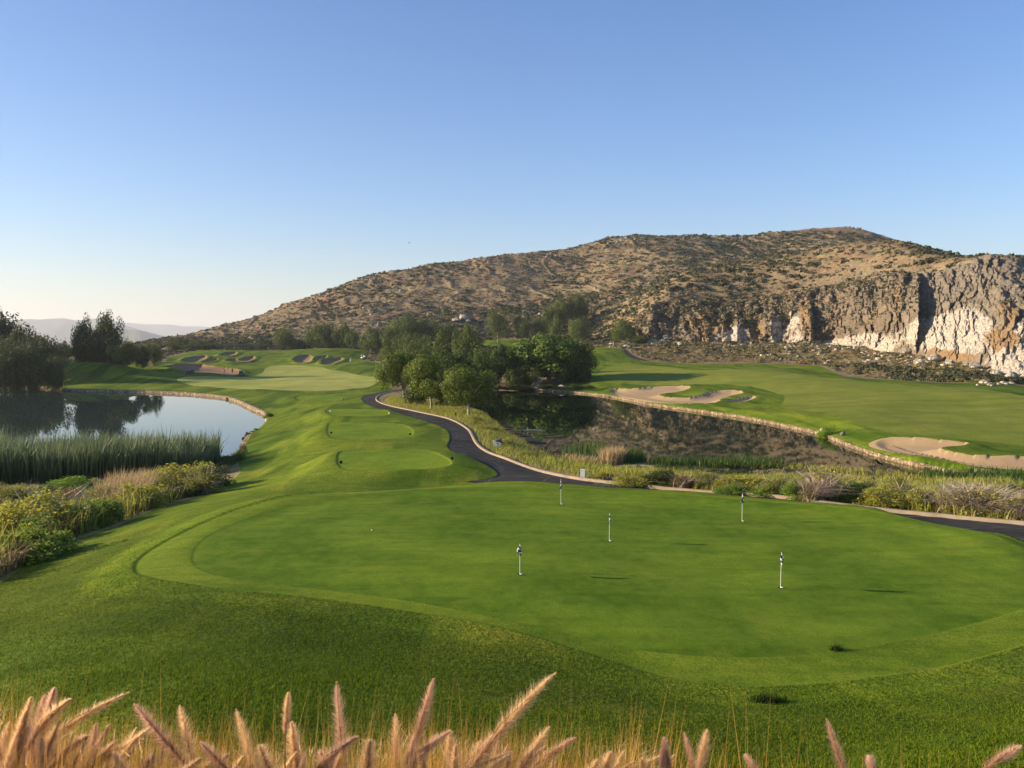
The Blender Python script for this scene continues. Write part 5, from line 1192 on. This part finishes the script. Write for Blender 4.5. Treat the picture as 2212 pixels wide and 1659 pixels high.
# hole sign: boulder with a pale plate
def sign():
    p = hit(1074, 967); g = gz(*p); s = p[1]/FPX; w = 24*s; h = 24*s
    e = empty('hole_sign', (p[0], p[1], g), R(-8)); o = bpy.data.objects.new('boulder', rock_mesh('sign_stone', 77, M_DROCK, 3, .25)); COL.objects.link(o); o.parent = e
    o.scale = (w*.52, w*.30, h*.72); o.location = (0, .12, h*.25)
    b = MB(); pr = [(-.34,0.02),(.42,.0),(.44,.34),(.30,.44),(-.33,.52)]
    V = [(x*w, -.30*w, y*h) for x, y in pr]+[(x*w, -.24*w, y*h) for x, y in pr]
    b.add(V, [(0,1,2,3,4),(9,8,7,6,5)]+[(i,i+5,(i+1)%5+5,(i+1)%5) for i in range(5)]); b.build('plate', plain('sign_plate', (.62,.68,.74), .5, .4, .05), e, False)
    b = MB(); b.box((.06*w, -.306*w, .375*h), (.26*w, .01, .065*h)); b.build('name_bar', M_BLK, e, False)
    cu = bpy.data.curves.new('number', 'FONT'); cu.body = '7'; cu.size = .34*h; cu.extrude = .004; cu.align_x = 'CENTER'
    t = bpy.data.objects.new('number', cu); COL.objects.link(t); dg = bpy.context.evaluated_depsgraph_get(); me = bpy.data.meshes.new_from_object(t.evaluated_get(dg)); bpy.data.objects.remove(t)
    n = bpy.data.objects.new('number', me); me.materials.clear(); me.materials.append(M_BLK); COL.objects.link(n); n.parent = e; n.location = (.08*w, -.306*w, .06*h); n.rotation_euler = (R(90), 0, 0)
    tag(e, 'dark boulder by the path carrying a pale hole sign with the number 7', 'sign')
sign()
def box():
    p = hit(1259, 1033); g = gz(*p); s = p[1]/FPX; w = 13.5*s; h = 19*s
    e = empty('utility_box', (p[0], p[1], g), R(-14)); b = MB(); b.box((0,0,h*.46), (w*.78, w*.5, h*.94)); b.build('body', M_WHITE, e, False)
    b = MB(); b.box((0,0,h*.965), (w*.84, w*.56, h*.06)); b.build('lid', M_WHITE, e, False)
    b = MB(); b.box((w*.47,.01,h*.46), (w*.1, w*.42, h*.9)); b.build('side_panel', plain('cream_panel', (.62,.55,.42), .6, .3), e, False)
    b = MB(); b.box((-w*.15,-w*.253,h*.12), (w*.16, .008, h*.06)); b.build('badge', plain('badge_green', (.12,.2,.14), .5), e, False)
    tag(e, 'white utility box standing in the weeds behind the path kerb', 'box')
    p = hit(1272, 1034); b = MB(); b.tube([(0,0,-.05),(0,0,.10),(0,0,.14)], [.11,.12,.07], 10); b.box((.02,0,.16), (.14,.05,.04)); o = b.build('valve_cap', M_BLK); o.location = (p[0], p[1], gz(*p)); tag(o, 'small black irrigation valve cap right of the white utility box', 'valve')
    p = hit(984, 900); b = MB(); b.box((0,0,.25), (.22,.22,.6), 0, .85); b.box((0,0,.57), (.26,.26,.05)); o = b.build('marker_post', plain('post_green', (.03,.09,.05), .6), None, False); o.location = (p[0], p[1], gz(*p)); tag(o, 'short dark green post beside the kerb near the open crowned tree', 'post')
box()
# floating debris in the lake corner and a log
M_MUD = plain('mud_mat', (.055,.05,.035), .95, .1, .5, 1.2)
def debris():
    rs = np.random.default_rng(9); V = []; F = []
    for q in range(16):
        x = rs.uniform(1078, 1215); y = 912+rs.uniform(0, 62)+(x-1078)*.12; c = at_e(x, y, EWR); 
        if sdf(c[None, :2], P_LAKE, 5)[0] > -.3: continue
        L = rs.uniform(.3, 1.1); Wd = rs.uniform(.15, .4); k = 14; n0 = len(V)
        for i in range(k):
            a = 6.283*i/k; rr_ = 1+.35*rs.normal(); V.append((c[0]+L*rr_*math.cos(a), c[1]+Wd*rr_*math.sin(a)*1.4, ZC+EWR+.03))
        V.append((c[0], c[1], ZC+EWR+.09)); F += [(n0+i, n0+(i+1)%k, n0+k) for i in range(k)]
    tag(mesh_np('floating_debris', V, np.array(F), M_MUD, None, False), kind='stuff')
debris()
c = at_e(1150, 931, EWR); b = MB(); b.tube([(-1.1,0,.02),(-.3,.05,.10),(.6,0,.06),(1.6,.1,.02)], [.05,.09,.08,.03], 8); b.tube([(-.5,0,.1),(-.6,.1,.45)], [.03,.012], 6); b.tube([(-.9,0,.08),(-1.1,-.1,.35)], [.025,.01], 6)
o = b.build('floating_log', plain('bleached_wood', (.50,.42,.28), .9)); o.location = (c[0], c[1], c[2]); tag(o, 'pale broken log floating by the debris in the lake', 'log')

# ------------------------------------------------------------------ golf carts and golfers
M_CBODY = plain('cart_body', (.05,.055,.09), .35, .5, .1); M_CWHITE = plain('cart_white', (.75,.74,.70), .4, .4, .05); M_RUB = plain('rubber', (.02,.02,.02), .9, .1); M_SEAT = plain('seat_vinyl', (.35,.31,.25), .6); M_MET = plain('steel', (.45,.45,.45), .3, .5, .05, 6, .8)
def cart():
    e = empty('golf_cart', (0,0,0))
    b = MB(); b.box((0,0,.38), (1.15,2.2,.16)); b.box((0,.85,.62), (1.1,.55,.42), 0, .8); b.box((0,-.35,.60), (1.12,.75,.36)); b.box((0,-.95,.55), (1.12,.4,.3), 0, .9); b.build('body', M_CBODY, e, False)
    b = MB(); b.box((0,1.02,.60), (1.0,.22,.34), 0, .75); b.build('front_cowl', M_CWHITE, e, False)
    b = MB(); b.box((0,-.1,1.86), (1.16,1.75,.06)); b.box((0,-.1,1.90), (1.0,1.5,.05), 0, .8); b.build('roof', M_CBODY, e, False)
    for x in (-.52,.52):
        for y0, y1 in ((.72,.5),(-.75,-.8)):
            b = MB(); b.tube([(x,y0,.7),(x,y1,1.85)], .022, 6); b.build('post', M_MET, e)
        for y in (.78,-.78):
            w = MB(); w.tube([(x*1.05-.09,y,.23),(x*1.05-.07,y,.23),(x*1.05+.07,y,.23),(x*1.05+.09,y,.23)], [.2,.23,.23,.2], 16); wo = w.build('wheel', M_RUB, e)
            r_ = MB(); r_.tube([(x*1.05-.10,y,.23),(x*1.05+.10,y,.23)], .11, 12); r_.build('rim', M_MET, wo)
    b = MB(); b.box((0,-.3,.84), (1.0,.5,.12)); b.box((0,-.58,1.08), (1.0,.1,.42), 0, .95); b.build('seat', M_SEAT, e, False)
    b = MB(); b.tube([(-.25,.55,.8),(-.25,.35,1.02)], .02, 6); b.tube([(-.25+.17*math.cos(a),.33+.05*math.sin(a),1.04+.14*math.sin(a)) for a in np.linspace(0,6.283,14)], .014, 6); b.build('steering_wheel', M_RUB, e)
    for x in (-.27,.27):
        g = MB(); g.tube([(x,-1.02,.55),(x,-1.12,1.25)], [.13,.15], 12); bag = g.build('golf_bag', M_BLK if x < 0 else M_CBODY, e)
        h = MB(); [h.tube([(x+dx,-1.1,1.2),(x+dx*1.5,-1.16,1.42)], .012, 5) for dx in (-.06,0,.06)]; [h.ball((x+dx*1.5,-1.16,1.44), .035, 6, 5) for dx in (-.06,0,.06)]; h.build('club_heads', M_MET, bag)
    return e
c0 = cart(); GC = 'golf carts on the far fairway'
def put(o, px, py, rz, label, d=None):
    p = hit(px, py) if d is None else at_d(px, py, d)[:2]; o.location = (p[0], p[1], gz(*p)+.02); o.rotation_euler = (0,0,rz); o['label'] = label; o['category'] = 'golf cart'; o['group'] = GC; return p
put(c0, 522, 813, R(8), 'dark golf cart seen from behind beside the long low bunker, right one of the pair')
put(copy_tree(c0, (0,0,0), 0, 1), 411, 808, R(60), 'golf cart with a white front turned sideways left of the long low bunker')
put(copy_tree(c0, (0,0,0), 0, 1), 785, 775.5, R(150), 'golf cart parked by the path near the far green')
def person(px, py, d, pose, shirt, trous, label, rz=0, hold=None):
    p = hit(px, py) if d is None else at_d(px, py, d)[:2]; e = empty('person', (p[0], p[1], gz(*p)), rz)
    J = dict(pel=(0,0,.95),wst=(0,0,1.08),che=(0,.02,1.32),nek=(0,.03,1.48),hed=(0,.0,1.60),top=(0,.0,1.74),
      hL=(-.1,0,.92),kL=(-.12,-.02,.50),aL=(-.13,.02,.08),tL=(-.14,-.16,.03),hR=(.1,0,.92),kR=(.12,-.02,.50),aR=(.13,.02,.08),tR=(.14,-.16,.03),
      sL=(-.19,.02,1.42),eL=(-.24,.02,1.14),wL=(-.22,-.10,.90),fL=(-.21,-.14,.80),sR=(.19,.02,1.42),eR=(.24,.02,1.14),wR=(.22,-.10,.90),fR=(.21,-.14,.80))
    if pose == 'swing': J.update(che=(.0,-.16,1.28),nek=(0,-.26,1.40),hed=(0,-.33,1.50),top=(0,-.38,1.62),sL=(-.17,-.2,1.36),eL=(-.14,-.34,1.10),wL=(-.03,-.42,.88),fL=(0,-.44,.80),sR=(.17,-.2,1.36),eR=(.16,-.34,1.10),wR=(.03,-.42,.86),fR=(.0,-.44,.76))
    if pose == 'bend': J.update(che=(.05,-.12,1.30),nek=(.06,-.2,1.43),hed=(.06,-.25,1.54),top=(.06,-.28,1.67),kL=(-.14,-.10,.50),aL=(-.2,.1,.08),tL=(-.22,-.08,.03),wR=(.3,-.3,1.0),fR=(.32,-.38,.95),eR=(.3,-.12,1.16))
    rad = dict(pel=.15,wst=.125,che=.155,nek=.055,hed=.10,top=.07,hL=.095,kL=.06,aL=.042,tL=.035,hR=.095,kR=.06,aR=.042,tR=.035,sL=.06,eL=.045,wL=.032,fL=.03,sR=.06,eR=.045,wR=.032,fR=.03)
    def skin(name, names, edges, grow, mat, parent):
        idx = {k:i for i,k in enumerate(names)}; me = bpy.data.meshes.new(name); me.from_pydata([J[k] for k in names], [(idx[a],idx[b]) for a,b in edges], []); me.update()
        o = bpy.data.objects.new(name, me); COL.objects.link(o); o.parent = parent
        m = o.modifiers.new('skin','SKIN'); sv = me.skin_vertices[0].data if me.skin_vertices else None
        if sv is None:
            bpy.context.view_layer.objects.active = o; 
        for k,i in idx.items():
            me.skin_vertices[0].data[i].radius = (rad[k]*grow[0]+grow[1],)*2; me.skin_vertices[0].data[i].use_root = (i == 0)
        s = o.modifiers.new('sub','SUBSURF'); s.levels = 1; s.render_levels = 1
        dg = bpy.context.evaluated_depsgraph_get(); me2 = bpy.data.meshes.new_from_object(o.evaluated_get(dg)); o.modifiers.clear(); o.data = me2; me2.materials.clear(); me2.materials.append(mat); return o
    allE = [('pel','wst'),('wst','che'),('che','nek'),('nek','hed'),('hed','top'),('pel','hL'),('hL','kL'),('kL','aL'),('aL','tL'),('pel','hR'),('hR','kR'),('kR','aR'),('aR','tR'),('che','sL'),('sL','eL'),('eL','wL'),('wL','fL'),('che','sR'),('sR','eR'),('eR','wR'),('wR','fR')]
    nm = ['pel','wst','che','nek','hed','top','hL','kL','aL','tL','hR','kR','aR','tR','sL','eL','wL','fL','sR','eR','wR','fR']
    skin('body', nm, allE, (1,0), M_SKIN, e)
    skin('shirt', ['wst','che','sL','eL','sR','eR'], [('wst','che'),('che','sL'),('sL','eL'),('che','sR'),('sR','eR')], (1.08,.018), shirt, e)
    skin('trousers', ['pel','hL','kL','aL','hR','kR','aR'], [('pel','hL'),('hL','kL'),('kL','aL'),('pel','hR'),('hR','kR'),('kR','aR')], (1.06,.016), trous, e)
    h = MB(); t = Vector(J['hed'])+Vector((0,0,.075)); h.ball(t, (.115,.125,.07), 10, 6); h.box(t+Vector((0,-.13,-.02)), (.15,.1,.02)); h.build('cap', shirt, e)
    if hold:
        b = MB(); f = J['fR']; b.tube([f, (f[0]*.5+.02, f[1]-.35, .03)], .012, 5); b.box((f[0]*.5+.02, f[1]-.37, .03), (.1,.05,.04)); o = b.build('golf_club', M_MET)
        o.location = (p[0], p[1], gz(*p)); o.rotation_euler = (0,0,rz); tag(o, hold, 'golf club')
    return tag(e, label, 'person')
M_SKIN = plain('skin', (.42,.26,.18), .6, .3, .05); M_DSH = plain('dark_shirt', (.03,.03,.04), .8); M_RSH = plain('maroon_shirt', (.08,.03,.03), .8); M_KHA = plain('khaki', (.30,.24,.17), .8); M_TRD = plain('dark_trousers', (.03,.03,.035), .8)
def clothes(): pass
person(502, 811, 238, 'stand', M_RSH, M_TRD, 'person in dark maroon clothes standing between the low bunker and the right cart', R(30))
person(484, 811, 236, 'bend', M_DSH, M_KHA, 'person in a dark shirt leaning by the long low bunker, left of the pair', R(-40))
person(757, 781, None, 'swing', M_WCL, M_WCL, 'person in white bent over a golf shot near the far bunkers', R(60), 'thin golf club held by the person in white near the far bunkers')
print('props', round(time.time()-T0, 1))

# ------------------------------------------------------------------ fountain grass in front
M_STALK = leafmat('golden_stalk', (.42,.22,.045), (.74,.43,.11), .4, .8)
M_PLUME = leafmat('plume_bristle', (.54,.33,.19), (.88,.61,.38), .55, .8, C=(.94,.70,.42))
M_PLUMEP = leafmat('purple_plume_bristle', (.36,.21,.14), (.70,.43,.27), .55, .7, C=(.85,.58,.42))
M_GSTEM = leafmat('green_stem', (.20,.24,.06), (.36,.38,.12), .4, .7)
def plume(tipx, tipy, bx, by, d, seed, label, purple=False, fat=1.0, bend=0.0):
    fat *= 1.22; bx += (bx-tipx)*.45; by += (by-tipy)*.45
    rs = np.random.default_rng(seed); a = at_d(bx, by, d+rs.uniform(-.04, .04)); b_ = at_d(tipx, tipy, d)
    if fat < .8: fat = fat
    root = np.array([a[0]-(b_[0]-a[0])*1.2, a[1]+rs.uniform(-.1, .1), 0.0]); root[2] = float(base_z(root[:1], root[1:2])[0])
    mid = (a+b_)/2+np.array([-bend, 0, bend])
    e = empty('grass_plume', tuple(root)); T = lambda q: tuple(np.array(q)-root)
    s = MB(); m1 = root*.5+a*.5+np.array([0, 0, .05]); s.tube([T(root), T(m1), T(a), T(mid), T(b_)], [.0022,.002,.0016,.0012,.0006], 6); s.build('stem', M_STALK, e)
    n = int(2300*min(1.3, fat+.3)); t = rs.uniform(0, 1, n)**.9; c = ((1-t)**2)[:,None]*a+(2*t*(1-t))[:,None]*mid+(t**2)[:,None]*b_
    ax = b_-a; L = np.linalg.norm(ax); ax /= L; u = rs.normal(0, 1, (n, 3)); u -= (u@ax)[:,None]*ax; u /= np.linalg.norm(u, axis=1)[:,None]
    prof = np.sin(np.clip(t*.93+.10, 0, 1)*np.pi)**.5*(1-.35*t); ln = .0155*fat*prof*(.3+1.3*rs.uniform(0, 1, n)**1.5)+.003
    dr = u*rs.uniform(.5,1.1,(n,1))+ax*.8+rs.normal(0,.12,(n,3)); tipp = c+dr*ln[:,None]; sd = np.cross(dr, u+ax*.3); sd /= np.linalg.norm(sd, axis=1)[:,None]+1e-9; w = (.00036*rs.uniform(.6, 1.5, n))[:,None]
    V = np.stack([c-sd*w, c+sd*w, tipp], 1).reshape(-1, 3)-root
    mesh_np('bristles', V, np.arange(n*3).reshape(-1, 3), M_PLUMEP if purple else M_PLUME, e, False, {'rnd': np.repeat(rs.uniform(0, 1, n), 3), 'clp': np.repeat(rs.uniform(0, 1, n), 3), 'tip': np.repeat(t, 3)})
    # seeds along the axis
    return tag(e, label, 'grass plume', 'fountain grass plumes in the foreground')
PL = [(68,1507,45,1585,0,.7),(118,1487,98,1560,1,.9),(98,1500,78,1575,1,.9),(153,1511,85,1590,0,1.0),(277,1497,130,1590,0,.95),(290,1522,372,1620,1,1.15),(388,1525,415,1655,0,1.3),(510,1533,545,1660,0,1.35),(433,1604,500,1675,1,1.1),(310,1598,220,1650,0,.9),
 (623,1497,618,1560,0,.5),(727,1474,740,1650,1,1.25),(854,1542,858,1650,0,1.1),(937,1467,898,1600,1,1.0),(971,1578,975,1660,0,1.2),(1201,1454,1058,1622,0,1.25),(1187,1571,1128,1655,0,1.0),(1244,1594,1160,1665,1,1.0),
 (1528,1577,1512,1660,0,.9),(1478,1584,1500,1665,1,.7),(1434,1594,1442,1650,1,.6),(1785,1554,1822,1665,1,.75),(1608,1631,1640,1670,1,.7),(1878,1634,1886,1668,1,.6),(20,1560,2,1640,0,1.0),(60,1570,30,1650,1,1.1),(190,1590,120,1660,1,1.0),(465,1640,420,1690,0,1.1),
 (630,1560,640,1650,0,1.1),(690,1620,700,1690,1,1.0),(800,1600,790,1680,0,1.2),(900,1620,890,1690,0,1.2),(1040,1600,1010,1680,0,1.2),(1320,1625,1300,1690,0,1.1),(1385,1640,1395,1690,0,1.0),(560,1610,590,1690,0,1.2),(330,1630,300,1690,1,1.1),(255,1640,200,1690,0,1.1),(2206,1612,2150,1645,1,.7)]
rs_ = np.random.default_rng(12)
for q in range(60):
    x = rs_.uniform(0, 1)**1.35*1500; t_ = np.interp(x, [0,150,300,500,900,1300,1500], [1545,1570,1592,1622,1600,1612,1640])+rs_.uniform(-22, 40); dx = rs_.normal(26, 42)
    PL.append((round(x+dx), round(t_), round(x), round(t_+rs_.uniform(70, 110)), int(rs_.uniform() < .35), round(rs_.uniform(.5, 1.0), 2)))
for i, (tx, ty, bx, by, pu, ft) in enumerate(PL):
    d = 1.35+.09*((i*7) % 5)
    order = sorted(range(len(PL)), key=lambda q: PL[q][0]).index(i)+1
    o_ = ['', 'first','second','third','fourth','fifth','sixth','seventh','eighth','ninth','tenth','eleventh','twelfth','thirteenth','fourteenth','fifteenth','sixteenth','seventeenth','eighteenth','nineteenth','twentieth']
    tens = ['', '', 'twenty', 'thirty', 'forty', 'fifty', 'sixty', 'seventy', 'eighty', 'ninety']; tth = ['', '', 'twentieth', 'thirtieth', 'fortieth', 'fiftieth', 'sixtieth', 'seventieth', 'eightieth', 'ninetieth']
    order = sorted(range(len(PL)), key=lambda q: (PL[q][0], q)).index(i)+1
    w_ = o_[order] if order <= 20 else (tth[order//10] if order % 10 == 0 else tens[order//10]+' '+o_[order % 10])
    big = 'large ' if ft > 1.15 else ('slender ' if ft < .8 else ''); lean_ = 'leaning right' if tx-bx > 40 else ('leaning left' if tx-bx < -30 else 'standing upright')
    plume(tx, ty, bx, by, d, 500+i, '%s%s grass plume %s, %s plume from the left along the bottom' % (big, 'purple pink' if pu else 'tan golden', lean_, w_), bool(pu), ft, .012 if tx-bx > 60 else 0)
def stalks(name, n, x0, x1, seed, mat, top, d0, d1, w, lean, dens=None, kind='stuff'):
    rs = np.random.default_rng(seed); x = rs.uniform(x0, x1, n)
    if dens: x = x[rs.uniform(0, 1, n) < dens(x)]
    n = len(x); d = rs.uniform(d0, d1, n); ty = top(x, rs)
    P = np.array([at_d(a, 1659, q) for a, q in zip(x, d)]); g = base_z(P[:,0], P[:,1]); Tz = np.array([at_d(a, b, q)[2] for a, b, q in zip(x, ty, d)])
    P[:,2] = g; hh = np.maximum(Tz-g, .1)
    V, F, at = blades(P, hh, w, lean, rs, (.04, 0), 2); return tag(mesh_np(name, V, F, mat, None, False, at), kind='stuff')
dn = lambda x: (.45+.9*vnoise(x/45, x*0, 3))*np.interp(x, [-300,0,250,700,1000,1300,1500,2212], [1,1,.9,.75,.8,.6,.16,.05])
stalks('golden_grass', 17000, -250, 2300, 601, M_STALK, lambda x, rs: np.interp(x, [0,150,300,500,900,1300,1500,1700,2212], [1535,1560,1585,1615,1590,1600,1628,1652,1665])+rs.normal(0, 1, len(x))*28+8+38*fbm(x/60, x*0, 3, 5), 1.2, 2.3, .0034, .085, dn)
stalks('golden_grass', 200, 40, 2000, 602, M_STALK, lambda x, rs: rs.uniform(1440, 1610, len(x)), 1.4, 2.2, .0022, .07, lambda x: np.interp(x, [0,1300,1500,2212], [1,1,.5,.3]))
stalks('green_stems', 190, 520, 720, 603, M_GSTEM, lambda x, rs: rs.uniform(1500, 1640, len(x)), 1.5, 2.1, .0024, .22)
stalks('green_stems', 60, 200, 460, 604, M_GSTEM, lambda x, rs: rs.uniform(1560, 1640, len(x)), 1.5, 2.1, .002, .15)
# loose haze of bristles low in the clump
def fluff():
    rs = np.random.default_rng(66); n = 1500; x = rs.uniform(-200, 1500, n); x = x[rs.uniform(0, 1, n) < dn(x)]; n = len(x); d = rs.uniform(1.3, 1.9, n)
    y = np.interp(x, [0,150,300,500,900,1300,1500], [1545,1570,1592,1620,1600,1610,1645])+np.abs(rs.normal(0, 45, n))+30*fbm(x/60, x*0, 3, 5)
    C_ = np.array([at_d(a, b, q) for a, b, q in zip(x, y, d)]); V, F, at = blades(C_, .022, .0014, .5, rs, (.25, 0), 1)
    tag(mesh_np('grass_fluff', V, F, M_PLUME, None, False, at), kind='stuff')
fluff()
# ------------------------------------------------------------------ far ridges and air
M_FAR = None
def far_ridge(name, prof, d, seed, thick):
    n = NT(name); m = n.fin(n.mix(n.noise(.004, 5), (.07,.085,.04), (.20,.17,.10)), .95, .05)
    xs = np.linspace(prof[0][0], prof[-1][0], 240); ys = np.interp(xs, [p[0] for p in prof], [p[1] for p in prof])
    ys = ys+3.0*fbm(xs/45, xs*0, 4, seed)
    rows = []
    for k_, t in enumerate(np.linspace(0, 1, 16)):
        dd = d*(1+thick*(t-.75)); q = np.array([at_d(x, y, d) for x, y in zip(xs, ys)]); ground = ZC-75
        f = math.sin(min(t/.75, 1)*math.pi/2) if t <= .75 else 1-((t-.75)/.25)**2*.6
        sc2 = dd/d; rows.append(np.column_stack([q[:,0]*sc2, np.full(len(xs), dd), ground+(q[:,2]-ground)*f+ (60*fbm(xs/30, np.full(len(xs), t*4), 3, seed+3)*f*(1-f)*2 if t < .75 else 0)]))
    V = np.stack(rows, 1).reshape(-1, 3); k_ = 16; F = np.array([(i*k_+c, (i+1)*k_+c, (i+1)*k_+c+1, i*k_+c+1) for i in range(len(xs)-1) for c in range(k_-1)])
    o = mesh_np(name, V, F, m, None, True); o['kind'] = 'structure'; return o
far_ridge('far_hills', [(-700,735),(-300,715),(-60,700),(60,690),(110,690),(140,688),(165,692),(230,686),(260,700),(330,720),(420,745),(500,760),(700,765)], 8000, 3, .25)
far_ridge('far_hills', [(150,760),(240,722),(262,708),(300,714),(350,725),(390,730),(430,742),(520,765)], 5200, 5, .2)
far_ridge('far_hills', [(-700,722),(0,715),(200,706),(280,698),(330,701),(380,703),(440,706),(500,712),(600,722),(900,735)], 11500, 7, .2)
hz = bpy.data.materials.new('haze'); hz.use_nodes = True; hn = hz.node_tree.nodes; hn.clear()
ho = hn.new('ShaderNodeOutputMaterial'); hv = hn.new('ShaderNodeVolumePrincipled'); hv.inputs['Color'].default_value = (.84,.88,.95,1); hv.inputs['Density'].default_value = 1.0e-4; hv.inputs['Anisotropy'].default_value = .2
hz.node_tree.links.new(hv.outputs[0], ho.inputs['Volume'])
b = MB(); b.box((0, 6500, 110), (26000, 17000, 640)); h_ = b.build('haze', hz, None, False); h_['kind'] = 'stuff'


print('script', round(time.time()-T0, 1))
